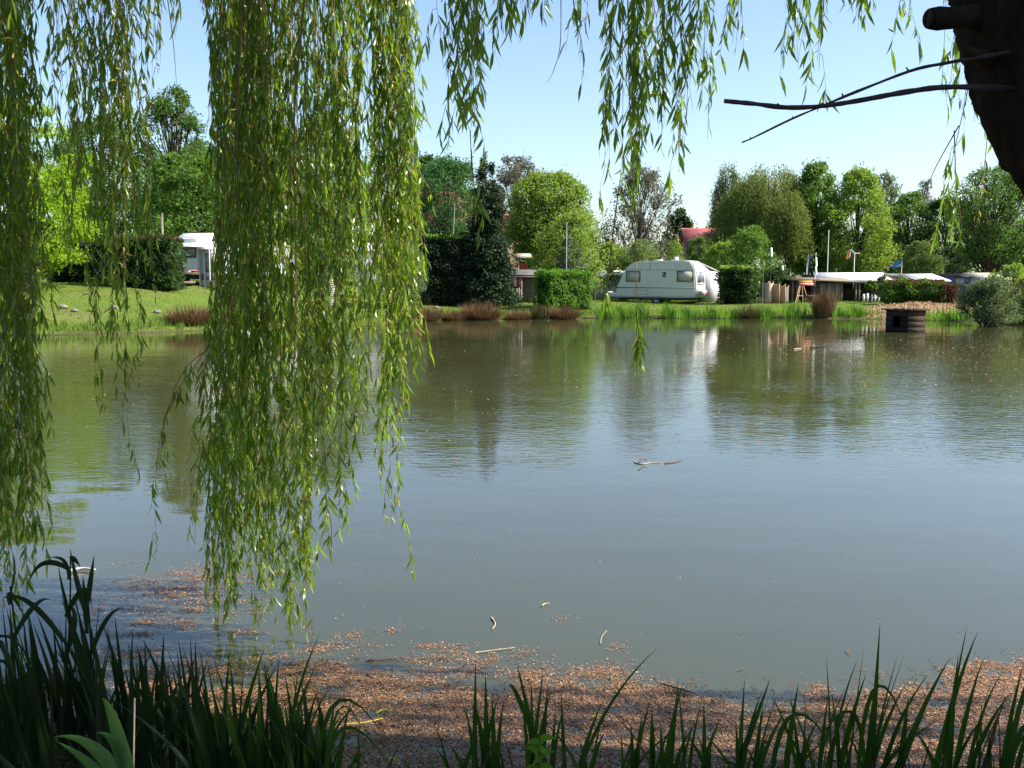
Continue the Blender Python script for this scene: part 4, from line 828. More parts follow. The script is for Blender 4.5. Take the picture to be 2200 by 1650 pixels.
for q, l in enumerate(LP): MB().tube(l - W0, np.linspace(.2 if q < 3 else .12, .03, 30), 9).build('limb', M['bark'], wl, True)
mb = MB(); n = 34000; li = rs.randint(0, len(LP), n); ti = np.clip(rs.beta(1.4, 1, n) * 29, 0, 28.9).astype(int)
p = np.array([LP[a][b_] for a, b_ in zip(li, ti)])
hub = rs.normal(0, .55, (220, 3)) * (1, 1, .6); p += hub[rs.randint(0, 220, n)] + rs.normal(0, .3, (n, 3)); p[:, 1] = np.where(p[:, 1] > 4.3, 8.6 - p[:, 1], p[:, 1])  # unseen crown leaves folded back so the sun reaches the curtains
p[:, 2] = np.maximum(p[:, 2], 4.75 + rs.uniform(0, .3, n))
mb.batch(LT, LF, p - W0, np.stack([rs.normal(0, .5, n), rs.normal(0, .5, n), -np.ones(n)], 1), unit(rs, n), rs.uniform(.02, .035, n), rs.uniform(.1, .17, n)); mb.build('crown', M['willow'], wl)

for px_, py_, nm_, lb_ in ((-4.5, -6.5, 'leafy_tree', 'leafy tree on the near bank behind the viewer'), (3.5, -8, 'leafy_tree', 'second leafy tree on the near bank behind the viewer'), (-11, -1.5, 'leafy_tree', 'leafy tree on the near bank beyond the first willow curtain'), (11.5, 1.0, 'leafy_tree', 'leafy tree on the near bank past the leaning willow trunk')):
    r_ = rs.randint(0, 9999); q_ = np.random.RandomState(r_); n = 20000; u = unit(q_, 90); h0 = q_.uniform(1.4, 6.6, 90); cc = np.stack([u[:, 0] * 2.6, u[:, 1] * 2.6, h0], 1)
    p = cc[q_.randint(0, 90, n)] + q_.normal(0, .5, (n, 3)); p[:, 2] = np.maximum(p[:, 2], .3)
    zt = gz(px_, py_); t_ = thing(nm_, lb_, 'tree', (px_, py_, zt), 0, 'trees on the near bank'); mb2 = MB(); scatter(mb2, q_, p, .34); mb2.build('crown', M['darkgreen'], t_)
    k2 = MB(); k2.tube([(0, 0, -.1), (.1, 0, 2), (0, .1, 5.5)], [.24, .18, .05], 8)
    for a_ in range(6): k2.tube([(.05, 0, 1.5 + a_ * .5), (math.cos(a_ * 2.2) * 1.2, math.sin(a_ * 2.2) * 1.2, 2.6 + a_ * .55), (math.cos(a_ * 2.2) * 2.2, math.sin(a_ * 2.2) * 2.2, 3.2 + a_ * .55)], [.09, .06, .02], 5, False)
    k2.build('trunk', M['trunk'], t_, True)
leaf_me = MB(); leaf_me.add(LT, *LF); leaf_me = leaf_me.mesh('leaf', M['willow'])
CK = [(-.5, 0, 0), (.5, 0, 0), (-.6, .35, .1), (.6, .35, .1), (-.5, .7, .02), (.5, .7, .02), (0, 1, -.2)]
budget = [300]
def hang(pts, leafy=0., dens=30, twig=.3, L=.094, ck=.13, r0=.0035, own=0, tl=(.2, .55), spread=.5, name='hanging_branch'):
    """one hanging branch along pts (world, top to tip) with side twigs, leaves and spent catkins"""
    pts = np.asarray(pts, float); seg = np.linalg.norm(np.diff(pts, axis=0), axis=1); s = np.concatenate([[0], np.cumsum(seg)]); T_ = s[-1]
    stem = MB(); stem.tube(pts - W0, np.linspace(r0, .0009, len(pts)), 4, False)
    at_ = lambda u: np.stack([np.interp(u, s, pts[:, k]) for k in range(3)], -1)
    LPs, LD, LL = [], [], []
    def put(pf, u, age):
        n_ = len(u); a = rs.uniform(0, 2 * np.pi, n_)
        LPs.append(pf(u)); o_ = rs.uniform(.25, .75, n_) * spread * 1.25; LD.append(np.stack([np.cos(a) * o_, np.sin(a) * o_, -np.ones(n_) + rs.normal(0, .18, n_)], 1)); LL.append(L * rs.uniform(.6, 1.3, n_) * age)
    u0 = T_ * leafy; n_ = int((T_ - u0) * dens)
    if n_ > 0:
        gap = .5 + .5 * np.sin(np.arange(400) * .37 + rs.uniform(0, 9)) * np.sin(np.arange(400) * .11 + rs.uniform(0, 9))
        u = np.sort(rs.uniform(u0, T_, n_)); u = u[rs.uniform(0, 1, n_) < .35 + .65 * gap[(u / .05).astype(int) % 400]]
        put(at_, u, 1 - .45 * np.clip((u - T_ + .25) / .25, 0, 1))
    if twig:
        for u in np.arange(u0 + rs.uniform(0, twig), T_ - .08, twig):
            u += rs.uniform(-.4, .4) * twig; b_ = at_(np.clip(u, 0, T_)); ln = rs.uniform(*tl); a = rs.uniform(0, 2 * np.pi); o_ = rs.uniform(.10, .32) * spread * 2
            e = np.array([math.cos(a) * o_ * ln, math.sin(a) * o_ * ln, -ln * .95]); tpnt = np.array([b_, b_ + e * (.35, .35, .12) + (0, 0, .02), b_ + e * (.8, .8, .5), b_ + e])
            if tpnt[-1][2] < .04: continue
            stem.tube(tpnt - W0, [.0018, .0015, .0012, .0007], 3, False)
            m_ = int(ln * dens * 1.25); put(lambda w_: np.stack([np.interp(w_, [0, .25, .6, 1], tpnt[:, k]) for k in range(3)], -1), rs.uniform(.05, 1, m_), 1.)
    o = stem.build(name, M['twig'], wl)
    if not LPs: return o
    p, d_, l = np.concatenate(LPs), np.concatenate(LD), np.concatenate(LL); n_ = len(p); nr = unit(rs, n_) + (.0, 0, .1); wd = l * rs.uniform(.115, .17, n_)
    k = min(own, budget[0]); budget[0] -= k
    z1 = P(1100, -5, 5.5).z
    pick = [q for q in rs.permutation(n_) if p[q, 2] < z1][:k]
    for q in pick:
        y = Vector(d_[q]).normalized(); x = y.cross(Vector(nr[q])).normalized(); z = x.cross(y)
        lo_ = link('leaf', leaf_me, o); lo_.matrix_local = Matrix.Translation(Vector(p[q] - W0)) @ Matrix((x * wd[q], y * l[q], z * l[q])).transposed().to_4x4()
    keep = np.ones(n_, bool); keep[pick] = False
    cat_ = keep & (rs.uniform(0, 1, n_) < ck); lf = keep & ~cat_
    if lf.any(): mb = MB(); mb.batch(LT, LF, p[lf] - W0, d_[lf], nr[lf], wd[lf], l[lf]); mb.build('leaves', M['willow'], o, kind='stuff')
    if cat_.any():
        m_ = cat_.sum(); dd = d_[cat_] + rs.normal(0, .5, (m_, 3)); mb = MB(); mb.batch(CK, BF, p[cat_] - W0, dd, nr[cat_], np.full(m_, .007), rs.uniform(.035, .06, m_)); mb.build('spent_catkins', M['catkin'], o, kind='stuff')
    return o
def limb_at(x):
    l = np.concatenate([LP[0], LP[2]]); q = np.argmin(np.abs(l[:, 0] - x)); return l[q]
def drop(px, py, d, lean=0., sway=.08, top_px=None, **kw):
    tip = np.array(P(px, py, d)); tip[2] = max(tip[2], .05)
    xt = tip[0] + lean if top_px is None else P(top_px, 0, d).x
    lb = limb_at(xt); zt = max(lb[2] - .25, P(1100, -60, d).z)
    n_ = 26; u = np.linspace(0, 1, n_); ph = rs.uniform(0, 6, 4)
    p = np.stack([xt + (tip[0] - xt) * u ** 1.3, np.full(n_, d), zt + (tip[2] - zt) * u], 1)
    p[:, 0] += sway * (np.sin(u * 5 + ph[0]) + .4 * np.sin(u * 13 + ph[1])) * u * (1.2 - u); p[:, 1] += sway * (np.sin(u * 4 + ph[2]) + .4 * np.sin(u * 11 + ph[3])) * u
    p = np.concatenate([[lb, lb * .5 + p[0] * .5 + (0, 0, .18)], p])
    return hang(p, **kw)
U = rs.uniform
# the thick middle curtain
for _ in range(36): x = U(442, 688); drop(x, U(1140, 1340) - abs(x - 560) * .4, U(5.8, 7.2), U(.24, .38) if x < 525 else U(-.12, .16), dens=29, twig=.27, leafy=.42, spread=.32 if x < 525 else .5, tl=(.12, .32) if x < 525 else (.2, .5))
for _ in range(22): x = U(470, 728); drop(x, U(820, 1150), U(5.8, 7.2), U(.18, .3) if x < 525 else U(-.1, .1), dens=29, twig=.27, leafy=.4, spread=.32 if x < 525 else .5, tl=(.12, .32) if x < 525 else (.2, .5))
for _ in range(22): x = U(520, 838); drop(x, U(620, 960), U(5.8, 7.2), U(-.1, .12), dens=33, twig=.25, leafy=.4)
for _ in range(18): x = U(518, 870); drop(x, U(430, 700), U(5.9, 7.2), U(-.1, .1), dens=33, twig=.25, leafy=.32)
for _ in range(12): x = U(440, 880); drop(x, U(200, 480), U(5.9, 6.9), U(-.1, .1), dens=33, twig=.25, leafy=.15)
for _ in range(9): x = U(426, 530); drop(x, U(1080, 1270), U(5.8, 6.6), U(.34, .46), dens=32, twig=.22, leafy=.55, spread=.45, tl=(.15, .35))
for x, y in ((700, 1010), (722, 1120), (690, 1180), (708, 900), (742, 840), (660, 1290), (450, 1180), (436, 1040), (455, 900), (640, 1330), (520, 1310), (560, 1345)): drop(x, y, U(5.7, 6.3), U(-.02, .1) if x > 500 else .4, sway=.12, dens=36, twig=.14, leafy=.72, spread=.8, tl=(.12, .34))
for x, y in ((905, 470), (898, 600), (886, 380), (892, 820), (872, 880)): drop(x, y, U(5.8, 6.1), -.16, sway=.12, dens=34, twig=.16, leafy=.6, spread=.85, tl=(.15, .38))
for _ in range(9): x = U(430, 505); drop(x, U(260, 430), U(5.9, 6.6), U(-.05, .08), dens=30, twig=.25, leafy=.2, spread=.35, tl=(.12, .3))
for x, y in ((836, 1150), (822, 980), (850, 960), (800, 900), (862, 900), (845, 840)): drop(x, y, 6.0, U(-.05, .05), dens=30, twig=.22, leafy=.3, ck=.2)
for x, y in ((905, 520), (893, 470), (885, 600), (868, 700), (880, 760)): drop(x, y, 6.0, -.12, dens=33, twig=.22, leafy=.25)
# left curtains
for _ in range(36): x = U(-70, 82); drop(x, U(900, 1290), U(5.4, 6.3), U(-.1, .12), dens=33, twig=.26, leafy=.2, ck=.2)
for _ in range(18): x = U(-60, 112); drop(x, U(380, 900), U(5.4, 6.4), U(-.1, .1), dens=33, twig=.26, leafy=.15, ck=.2)
for _ in range(16): x = U(150, 300); drop(x, U(300, 560), U(5.6, 6.6), U(-.1, .1), dens=33, twig=.27, leafy=.15, ck=.2)
for x, y in ((222, 905), (238, 860), (285, 960), (268, 780), (300, 820), (218, 700), (245, 660), (328, 640), (312, 560), (205, 600)): drop(x, y, U(5.7, 6.2), U(-.05, .05), dens=28, twig=.2, leafy=.3, ck=.35, tl=(.14, .36))
for x, y in ((330, 100), (355, 130), (345, 250), (150, 210), (135, 320), (380, 90)): drop(x, y, 5.8, U(-.05, .05), dens=24, twig=.3, leafy=.2, tl=(.12, .3))
# slanting tress left of the middle curtain and bare twigs
def pxl(l, d, **kw): return hang(spline([P(a, b_, d) for a, b_ in l], 26), **kw)
pxl([(560, 500), (500, 650), (440, 755), (375, 850), (345, 940), (333, 1060), (337, 1185)], 5.7, leafy=.25, dens=30, twig=.2, tl=(.1, .25), ck=.03)
pxl([(520, 560), (470, 720), (400, 790), (360, 880), (340, 1010)], 5.8, leafy=.35, dens=26, twig=.2, tl=(.1, .22), ck=.03)
for l in ([(110, -80), (150, 60), (182, 180), (178, 260), (150, 470), (80, 640), (-30, 740)], [(230, -60), (200, 120), (182, 200)], [(170, 250), (120, 340), (40, 560)], [(355, -40), (372, 90), (380, 190)], [(600, -60), (575, 130), (566, 320), (540, 560)], [(660, -60), (640, 150), (632, 300), (636, 700), (606, 1000)], [(520, -60), (512, 200), (505, 400), (480, 700)], [(438, 950), (424, 1040), (418, 1170)], [(700, 1080), (712, 1130), (711, 1200)], [(1205, -50), (1204, 90), (1190, 150), (1175, 178)], [(2240, 560), (2180, 620), (2120, 700), (2055, 792)], [(1010, 280), (1012, 330), (1014, 420)]):
    pxl(l, 5.6, dens=0, twig=0, r0=.006 if l[0][0] in (110, 600, 660, 520) else .003, name='bare_twig')
# short tresses against the open sky: their leaves can be picked apart
def bunch(xs, y0, y1, n, own, d=(5.2, 5.7), **kw):
    for _ in range(int(n * 1.5 + .5)):
        x = U(*xs); drop(x, U(y0, y1), U(*d), U(-.08, .08), own=own, L=.105, spread=.62, **{**dict(leafy=.3, dens=30, twig=.26, tl=(.12, .32), ck=.03), **kw})
bunch((935, 1035), 120, 290, 7, 8); bunch((1000, 1025), 250, 320, 2, 8); bunch((1050, 1105), 30, 75, 3, 4); bunch((1135, 1180), 10, 50, 2, 3)
bunch((1300, 1395), 300, 480, 7, 14); bunch((1390, 1420), 120, 260, 2, 8); bunch((1430, 1520), 180, 380, 6, 12); bunch((1545, 1600), 50, 125, 2, 8)
bunch((1690, 1775), 60, 165, 4, 10, dens=22); bunch((1820, 1885), 10, 55, 3, 4, dens=22); bunch((1930, 1968), 20, 65, 2, 4); bunch((1245, 1256), 60, 70, 1, 4, dens=18)
bunch((2025, 2095), 180, 300, 5, 6, d=(5.1, 5.4), dens=18, tl=(.1, .25)); bunch((2100, 2190), 200, 300, 4, 0, d=(5.3, 5.6), dens=16)
for l, kw in (([(1222, -60), (1238, 40), (1250, 95), (1254, 165)], dict(leafy=.3, dens=33, twig=.2, tl=(.06, .14), ck=.5)),
    ([(1348, -60), (1352, 200), (1362, 420), (1366, 560), (1368, 700), (1364, 775)], dict(leafy=.3, dens=7, twig=0)), ([(1366, 672), (1372, 720), (1366, 800)], dict(leafy=.1, dens=90, twig=.1, tl=(.08, .16), own=14)),
    ([(1330, 400), (1310, 560), (1300, 660), (1292, 705)], dict(leafy=.7, dens=60, twig=.12, tl=(.06, .12))),
    ([(2085, 130), (2078, 200), (2060, 280), (2040, 380), (2035, 470)], dict(leafy=.5, dens=45, twig=.12, tl=(.15, .3), own=20)), ([(2060, 270), (2010, 360), (1985, 420)], dict(leafy=.75, dens=33, twig=.15, tl=(.1, .25), own=10)), ([(2050, 280), (2055, 400), (2065, 480), (2060, 520)], dict(leafy=.6, dens=50, twig=.12, tl=(.1, .25), own=14)),
    ([(1012, 320), (1018, 400), (1028, 470), (1030, 520)], dict(leafy=.2, dens=33, twig=.15, tl=(.06, .14), own=10)), ([(2140, 130), (2125, 260), (2110, 400), (2095, 505)], dict(leafy=.5, dens=20, twig=.2, tl=(.08, .2), ck=.5))):
    pxl(l, 5.4, L=.105, spread=.6, **{**dict(ck=.05), **kw})
# tresses outside the picture that shade the bank
for _ in range(24): xt, y = U(3.6, 9.0), (U(2.0, 3.9), U(2.0, 3.9), U(3.9, 4.6))[rs.randint(0, 3)]; zt = 6.6; zz_ = U(1.2, 4); hang(np.stack([np.full(14, xt) + np.linspace(0, .15, 14), np.full(14, y), np.linspace(zt, zz_, 14)], 1), dens=22, twig=.3, L=.12) if xt > y * .56 + .25 else None

for _ in range(13): xt, y = U(3.9, 6.4), (U(4.5, 4.62), U(4.72, 4.82), U(4.9, 4.96))[rs.randint(0, 3)]; hang(np.stack([np.full(14, xt) + np.linspace(0, .15, 14), np.full(14, y), np.linspace(6.6, U(.9, 3), 14)], 1), dens=26, twig=.25, L=.12)  # unseen tresses added to throw shadow bands across the floating litter
# ------------------------------------------------------------------ iris and reed at the near shore
def blade(name, parent, base, ctrl, tip, w_, m, seg=10, keel=.18, fat=.25):
    o = np.array(parent.location); u = np.linspace(0, 1, seg)[:, None]; base, ctrl, tip = (np.array(tuple(q)) for q in (base, ctrl, tip))
    c = (1 - u) ** 2 * base + 2 * u * (1 - u) * ctrl + u ** 2 * tip
    tg = np.gradient(c, axis=0); tg /= np.linalg.norm(tg, axis=1)[:, None]; ang = rs.uniform(-.9, .9); sd = np.cross(tg, [math.sin(ang), -math.cos(ang), .1]); sd /= np.linalg.norm(sd, axis=1)[:, None]; nn = np.cross(sd, tg)
    ww = w_ / 2 * (np.clip(1 - u, 0, 1) ** .6) * (.6 + fat * 1.6 * np.sin(np.pi * np.clip(u * 1.1, 0, 1)))
    v = np.stack([c - sd * ww, c + nn * ww * keel, c + sd * ww], 1) - o
    k = np.arange(seg - 1)[:, None] * 3
    mb = MB(); mb.add(v, np.concatenate([k + (0, 1, 4, 3), k + (1, 2, 5, 4)])); return mb.build(name, M[m], parent, True)
def iris(lb, px, d, tips, w_=.037, extra=3, m='iris', group='iris clumps along the near shore', cat='iris'):
    b0 = P(px, 600, d); zb = max(gz(b0.x, d), -.08); r = thing('iris_clump', lb, cat, (b0.x, d, zb), 0, group)
    for q, tp_ in enumerate(tips):
        dt = d + rs.uniform(-.08, .12); t_ = P(tp_[0], tp_[1], dt); base = Vector((b0.x + rs.uniform(-.05, .05), d + rs.uniform(-.05, .05), zb))
        c = base.lerp(t_, .55); bend = tp_[2] if len(tp_) > 2 else .35
        c = Vector((base.x + (t_.x - base.x) * (.55 - bend * .9), c.y, c.z + abs(t_.x - base.x) * .15 + (tp_[3] if len(tp_) > 3 else 0)))
        blade('leaf', r, base, c, t_, w_ * rs.uniform(.75, 1.15), m)
    if rs.uniform() < .2:
        base = Vector((b0.x + rs.normal(0, .05), d + rs.uniform(-.06, .06), zb)); sg = rs.choice((-1, 1)); h_ = rs.uniform(.3, .5); blade('leaf', r, base, base + Vector((sg * .02, 0, h_ * 1.9)), base + Vector((sg * rs.uniform(.2, .34), rs.normal(0, .06), h_ * .62)), w_ * .75, m)
    for _ in range(extra):
        h_ = rs.uniform(.25, .5); a = rs.normal(0, .13); base = Vector((b0.x + rs.normal(0, .06), d + rs.uniform(-.06, .06), zb)); t_ = base + Vector((a, rs.normal(0, .08), h_)); blade('leaf', r, base, base.lerp(t_, .5) + Vector((-a * .35, 0, .03)), t_, w_ * rs.uniform(.5, .9), 'sedge' if rs.uniform() < .09 else m)
    return r
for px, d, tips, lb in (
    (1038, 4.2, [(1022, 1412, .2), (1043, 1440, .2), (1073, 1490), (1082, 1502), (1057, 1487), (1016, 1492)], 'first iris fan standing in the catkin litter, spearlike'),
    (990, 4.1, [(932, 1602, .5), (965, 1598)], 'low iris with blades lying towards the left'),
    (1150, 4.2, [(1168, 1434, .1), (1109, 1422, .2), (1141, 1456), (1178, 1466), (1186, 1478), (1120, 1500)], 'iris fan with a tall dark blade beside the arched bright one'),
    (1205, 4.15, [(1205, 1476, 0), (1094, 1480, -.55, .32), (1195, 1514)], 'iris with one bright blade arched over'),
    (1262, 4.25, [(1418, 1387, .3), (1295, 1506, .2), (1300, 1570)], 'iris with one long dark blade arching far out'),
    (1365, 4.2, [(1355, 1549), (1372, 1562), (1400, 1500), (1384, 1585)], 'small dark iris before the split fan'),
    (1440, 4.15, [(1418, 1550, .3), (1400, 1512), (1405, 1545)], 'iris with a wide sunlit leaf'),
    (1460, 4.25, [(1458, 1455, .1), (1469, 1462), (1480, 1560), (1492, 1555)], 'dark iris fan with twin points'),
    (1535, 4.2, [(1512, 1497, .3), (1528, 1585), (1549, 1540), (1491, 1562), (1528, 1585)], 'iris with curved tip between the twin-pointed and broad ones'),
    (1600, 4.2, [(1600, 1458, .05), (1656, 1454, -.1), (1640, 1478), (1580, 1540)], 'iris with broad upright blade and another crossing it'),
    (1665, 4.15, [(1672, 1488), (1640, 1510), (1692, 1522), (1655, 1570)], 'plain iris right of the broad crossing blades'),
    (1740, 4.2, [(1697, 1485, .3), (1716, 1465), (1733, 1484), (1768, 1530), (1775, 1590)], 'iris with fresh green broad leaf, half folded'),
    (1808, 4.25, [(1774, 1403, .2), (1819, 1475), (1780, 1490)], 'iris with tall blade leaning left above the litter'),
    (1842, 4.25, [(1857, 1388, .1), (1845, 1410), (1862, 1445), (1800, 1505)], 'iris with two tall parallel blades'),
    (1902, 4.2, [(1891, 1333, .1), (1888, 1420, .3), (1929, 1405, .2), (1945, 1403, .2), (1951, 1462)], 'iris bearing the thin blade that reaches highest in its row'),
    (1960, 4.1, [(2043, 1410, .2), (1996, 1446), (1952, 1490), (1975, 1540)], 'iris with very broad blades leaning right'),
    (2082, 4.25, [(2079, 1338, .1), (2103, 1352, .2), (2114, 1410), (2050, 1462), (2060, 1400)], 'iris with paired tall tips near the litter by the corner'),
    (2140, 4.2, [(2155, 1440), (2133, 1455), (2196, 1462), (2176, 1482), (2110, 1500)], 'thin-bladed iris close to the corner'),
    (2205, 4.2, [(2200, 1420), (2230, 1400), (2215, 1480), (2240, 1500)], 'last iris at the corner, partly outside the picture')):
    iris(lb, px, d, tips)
top_ = lambda x: np.interp(x, [-80, 0, 60, 150, 205, 260, 300, 350, 400, 470, 540, 600, 680, 740], [1230, 1240, 1290, 1260, 1250, 1340, 1330, 1370, 1330, 1400, 1380, 1420, 1450, 1530])
words_ = ['sturdy', 'dense', 'shaded', 'ragged', 'thick', 'upright', 'leaning', 'blackish', 'loose', 'slender', 'crowded', 'tangled', 'straight', 'spreading', 'low', 'open', 'thin', 'short']
place_ = ['under the first willow curtain', 'behind the broad pale leaves', 'beside the drooping reed', 'next to the floating pale log', 'before the scattered litter patch', 'below the slanting tress', 'under the middle curtain tip', 'where the brown litter begins', 'at the edge of the open litter']
for q in range(26):
    px = -70 + q * 31 + rs.uniform(-12, 12); d = rs.uniform(3.7, 4.45) if px > 330 else rs.uniform(3.6, 4.7)
    lb = f'{words_[q % 18]} {"dark iris" if q % 2 else "iris fan"} {place_[min(8, q * 9 // 26)]}'
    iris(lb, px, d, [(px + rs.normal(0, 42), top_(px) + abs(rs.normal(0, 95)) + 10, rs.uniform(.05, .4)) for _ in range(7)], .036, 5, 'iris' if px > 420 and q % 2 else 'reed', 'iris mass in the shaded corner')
iris('iris with one long blade curving over the litter edge', 590, 4.3, [(688, 1358, .25), (572, 1420), (640, 1440), (610, 1500), (678, 1432)], .036)
iris('grassy iris at the edge of the open litter, blades fanning right', 640, 4.0, [(790, 1487, .25), (745, 1520, .2), (730, 1590), (700, 1500), (760, 1560)], .022)
def reed(lb, px0, py0, tip, d, lv):
    b0 = P(px0, py0, d); t_ = P(*tip, d); r = thing('reed_stalk', lb, 'reed', (b0.x, d, b0.z), 0, 'reed stalks in the shaded corner'); o = Vector(r.location)
    MB().tube([tuple(b0.lerp(t_, s) + Vector((.02 * math.sin(s * 3), 0, 0)) - o) for s in np.linspace(0, 1, 8)], np.linspace(.006, .003, 8), 6).build('stalk', M['reed'], r)
    for s, ctrl, end in lv: blade('leaf', r, b0.lerp(t_, s), P(*ctrl, d), P(*end, d + .05), .026, 'reed', 10, .2, .35)
reed('reed stalk with long drooping leaves bent to both sides', 120, 1640, (150, 1200), 4.0, [(.95, (80, 1180), (58, 1262)), (.9, (150, 1190), (105, 1198)), (1, (158, 1195), (174, 1220)), (.72, (190, 1215), (198, 1310)), (.6, (50, 1250), (0, 1290)), (.5, (190, 1290), (130, 1300))])
reed('reed stalk with erect pointed leaves', 185, 1640, (188, 1290), 4.1, [(.98, (195, 1240), (203, 1190)), (.9, (160, 1240), (150, 1175)), (.8, (180, 1270), (178, 1235)), (.6, (230, 1290), (270, 1310)), (.55, (130, 1270), (125, 1210))])
reed('reed stalk leaning under the first willow curtain', 40, 1640, (20, 1260), 3.9, [(.9, (10, 1240), (55, 1330)), (.7, (80, 1270), (110, 1290)), (.5, (-10, 1320), (-20, 1420)), (.95, (40, 1215), (25, 1180))])
hs = thing('broadleaf_plant', 'low plant with broad pale-edged leaves in the dark corner', 'plant', tuple(P(300, 1800, 3.4)))
for c, e, w_ in (((220, 1560), (112, 1584), .05), ((190, 1620), (118, 1592), .04), ((240, 1500), (218, 1500), .045), ((262, 1560), (205, 1575), .05)):
    l = blade('leaf', hs, P(300, 1760, 3.4), P(*c, 3.4), P(*e, 3.35), w_, 'hosta', 12, .35, .5)
nt_ = thing('nettle', 'small light green nettle between the iris fans', 'plant', tuple(P(1160, 1700, 4.0)))
MB().tube([(0, 0, -.1), (0, 0, .24)], .004, 5).build('stem', M['iris_far'], nt_)
for q in range(14):
    a = q * 2.4; z = .03 + q * .015; o_ = Vector(nt_.location) + Vector((0, 0, z)); e = o_ + Vector((math.cos(a) * .07, math.sin(a) * .07, .01)); blade('leaf', nt_, o_, o_.lerp(e, .5) + Vector((0, 0, .03)), e, .03, 'iris_far', 6, .2, .5)
ds = thing('dry_stalk', 'dry straw-coloured stalk standing in the iris mass', 'stalk', tuple(P(283, 1700, 3.7))); MB().tube([(0, 0, -.1), tuple(P(289, 1500, 3.7) - ds.location)], .0035, 5).build('stem', M['stick'], ds)
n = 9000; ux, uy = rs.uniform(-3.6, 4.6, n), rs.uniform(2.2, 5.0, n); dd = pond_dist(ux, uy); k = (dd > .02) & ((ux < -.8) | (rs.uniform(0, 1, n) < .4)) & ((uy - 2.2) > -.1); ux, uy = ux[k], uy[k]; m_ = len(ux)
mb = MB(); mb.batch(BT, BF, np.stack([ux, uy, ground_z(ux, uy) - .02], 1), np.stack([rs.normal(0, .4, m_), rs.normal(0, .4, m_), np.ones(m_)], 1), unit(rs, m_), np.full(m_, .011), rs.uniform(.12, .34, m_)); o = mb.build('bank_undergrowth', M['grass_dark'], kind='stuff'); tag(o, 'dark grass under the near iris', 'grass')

# ------------------------------------------------------------------ litter floating on the pond
ex = [-3.2, -2.2, -1.5, -1.1, -.7, -.3, .4, .9, 1.3, 1.8, 2.3, 2.7, 3.6]; ey = [5.7, 5.5, 5.45, 5.75, 5.62, 5.5, 5.45, 5.42, 5.22, 5.3, 5.45, 5.75, 5.9]
n = 290000; fx, fy = rs.uniform(-3.3, 3.6, n), rs.uniform(3.9, 6.2, n)
edge = np.interp(fx, ex, ey) + .07 * np.sin(fx * 9 + np.sin(fx * 3)) + .05 * np.sin(fx * 23) + .08 * np.sin(fx * 5.1 + fy * 8)
holes = np.sin(fx * 7 + 2 * np.sin(fy * 5)) * np.sin(fy * 13 + 2 * np.sin(fx * 4)) + .6 * np.sin(fx * 19 + fy * 7) * np.sin(fy * 29)
pr = np.clip((edge - fy) / .16, 0, 1) * np.where(holes > .75, .22, 1) ; pr = np.where(fy < edge - .75, np.minimum(1, pr * 1.2), pr)
k = (rs.uniform(0, 1, n) < pr) & (pond_dist(fx, fy) < .06); FX, FY = [fx[k]], [fy[k]]
for _ in range(170):
    cx_ = rs.uniform(-2.6, .7); cy_ = np.interp(cx_, ex, ey) + rs.exponential(.28); m_ = rs.randint(6, 120)
    if rs.uniform() < .42: cx_, cy_ = rs.normal(-2.35, .33), rs.normal(7.05, .38)
    FX.append(cx_ + rs.normal(0, rs.uniform(.03, .11), m_)); FY.append(cy_ + rs.normal(0, rs.uniform(.02, .06), m_))
m_ = 900; FX.append(rs.uniform(-3, 6, m_)); FY.append(rs.uniform(5.5, 13, m_))
fx, fy = np.concatenate(FX), np.concatenate(FY); n = len(fx)
mb = MB(); tilt = unit(rs, n) * .25 + (0, 0, 1); dv = np.stack([rs.normal(size=n), rs.normal(size=n), rs.normal(0, .12, n)], 1)
mb.batch(QT, QF, np.stack([fx, fy, .003 + rs.uniform(0, .005, n)], 1), dv, tilt, rs.uniform(.0045, .009, n), rs.uniform(.008, .023, n))
o = mb.build('floating_litter', M['debris'], kind='stuff'); tag(o, 'brown fallen catkin litter floating along the near shore', 'litter')
n = 3000; a = rs.normal(0, 1, (n, 2)); fx, fy = 13.5 + a[:, 0] * 4.2, 29 + a[:, 1] * 5.5; n2 = 900; fx = np.concatenate([fx, rs.uniform(-8, 14, n2)]); fy = np.concatenate([fy, rs.uniform(12, 40, n2)]); k = pond_dist(fx, fy) < -.3; fx, fy = fx[k], fy[k]; n = len(fx)
mb = MB(); mb.batch(QT, QF, np.stack([fx, fy, np.full(n, .006)], 1), np.stack([rs.normal(size=n), rs.normal(size=n), np.zeros(n)], 1), unit(rs, n) * .15 + (0, 0, 1), rs.uniform(.015, .035, n), rs.uniform(.025, .07, n)); o = mb.build('floating_specks', M['debris'], kind='stuff'); tag(o, 'sparse specks drifting on the water before the duck house', 'litter')
n = 2600; k = rs.randint(0, len(fx), n) if False else None
lx, ly = rs.uniform(-3.2, 3.5, n), rs.uniform(4.2, 5.9, n); k = (ly < np.interp(lx, ex, ey) + rs.exponential(.1, n)) & (pond_dist(lx, ly) < .05); lx, ly = lx[k], ly[k]; n = len(lx)
mb = MB(); mb.batch(LT, LF, np.stack([lx, ly, .012 + rs.uniform(0, .01, n)], 1), np.stack([rs.normal(size=n), rs.normal(size=n), rs.normal(0, .12, n)], 1), unit(rs, n) * .35 + (0, 0, .95), rs.uniform(.005, .013, n), rs.uniform(.03, .075, n))
o = mb.build('floating_leaves', M['sedge'], kind='stuff'); tag(o, 'dead brown willow leaves mixed into the floating litter', 'leaves')
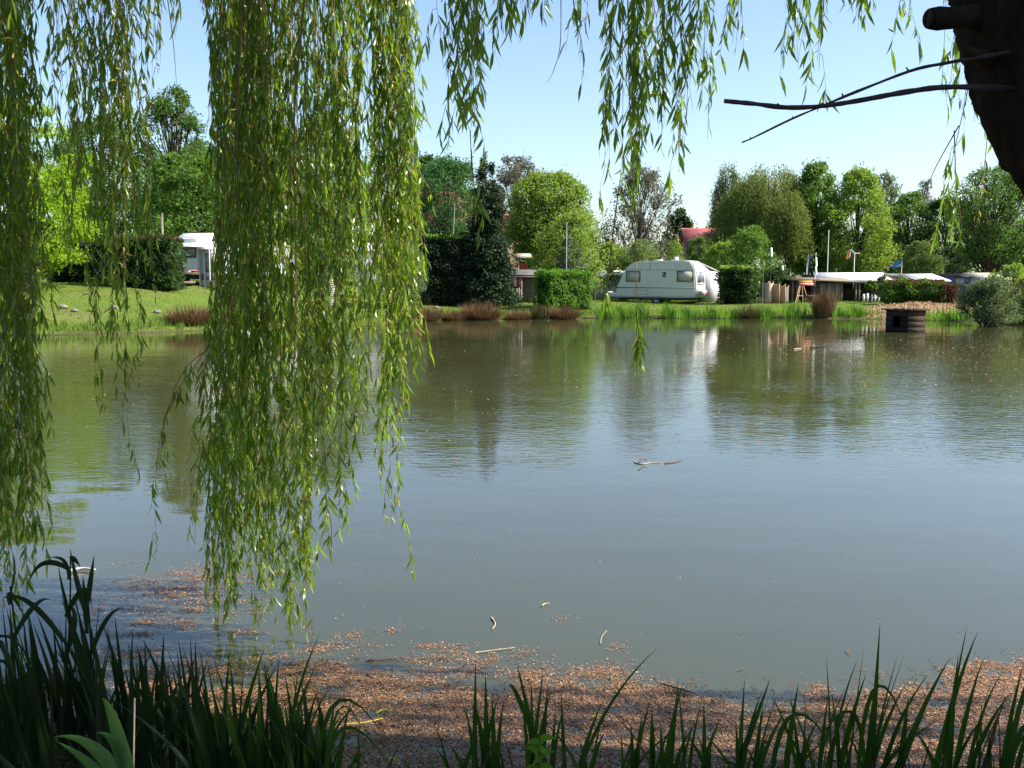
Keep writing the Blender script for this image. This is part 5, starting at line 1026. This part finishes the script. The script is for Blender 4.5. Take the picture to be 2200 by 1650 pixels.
def stick(lb, l, r_, m='stick', z=.008, cat='stick', name='floating_stick'):
    p = spline([G(a, b_, z) for a, b_ in l], 12); o0 = p[0].copy(); o = MB().tube(p - o0, np.linspace(r_, r_ * .5, 12), 6).build(name, M[m], None, True); o.location = o0; return tag(o, lb, cat, 'bits of wood floating on the pond')
stick('knobbly twig floating in the middle of the pond', [(1362, 992), (1380, 997), (1398, 994), (1422, 994)], .008, 'stick'); stick('dark raised twig end beside the knobbly twig', [(1372, 993), (1384, 986), (1390, 989)], .008, 'stick_dark', .05); stick('short dark twig floating right of the knobbly twig', [(1428, 995), (1448, 993), (1464, 989)], .008, 'stick_dark')
stick('straight pale stick among the litter flecks', [(1022, 1402), (1060, 1397), (1106, 1391)], .0045); stick('thin dark stick in the litter below the willow tip', [(786, 1418), (820, 1417), (856, 1415)], .006, 'stick_dark'); stick('pale log floating by the drooping reed', [(146, 1227), (175, 1221), (205, 1224)], .014, 'timber_pale', .02); stick('curly white twig on open water above the long iris blade', [(1290, 1383), (1293, 1368), (1304, 1354)], .003); stick('dark stick lying on the litter by the twin-pointed iris', [(1420, 1468), (1455, 1478), (1500, 1492)], .007, 'stick_dark', .02)
stick('reddish stick on the far water before the lean-to', [(1742, 747), (1760, 745), (1782, 742)], .03, 'duck_brown', .03); stick('small pale stick left of the reddish stick', [(1706, 750), (1722, 748)], .02, 'stick', .02); stick('wispy feathery stalk in the litter flecks', [(1056, 1326), (1064, 1340), (1058, 1352)], .006)
for q, l in enumerate(([(808, 1532), (822, 1525), (838, 1527)], [(740, 1556), (780, 1553), (822, 1543)], [(1165, 1301), (1170, 1297), (1180, 1296)], [(990, 1478), (1000, 1476), (1012, 1477)], [(1270, 1540), (1285, 1536), (1296, 1538)], [(836, 1630), (846, 1628), (850, 1640)])):
    stick(['curled yellow catkin on the shaded litter', 'long pale curved stem lying on the litter', 'yellow catkin alone on open water', 'olive catkin at the litter edge', 'yellow catkin right of the arched iris blade', 'small yellow curl near the lower litter'][q], l, .005, 'leaf_yellow' if q != 3 else 'leaf_olive', .02, 'catkin', 'fallen_catkin')
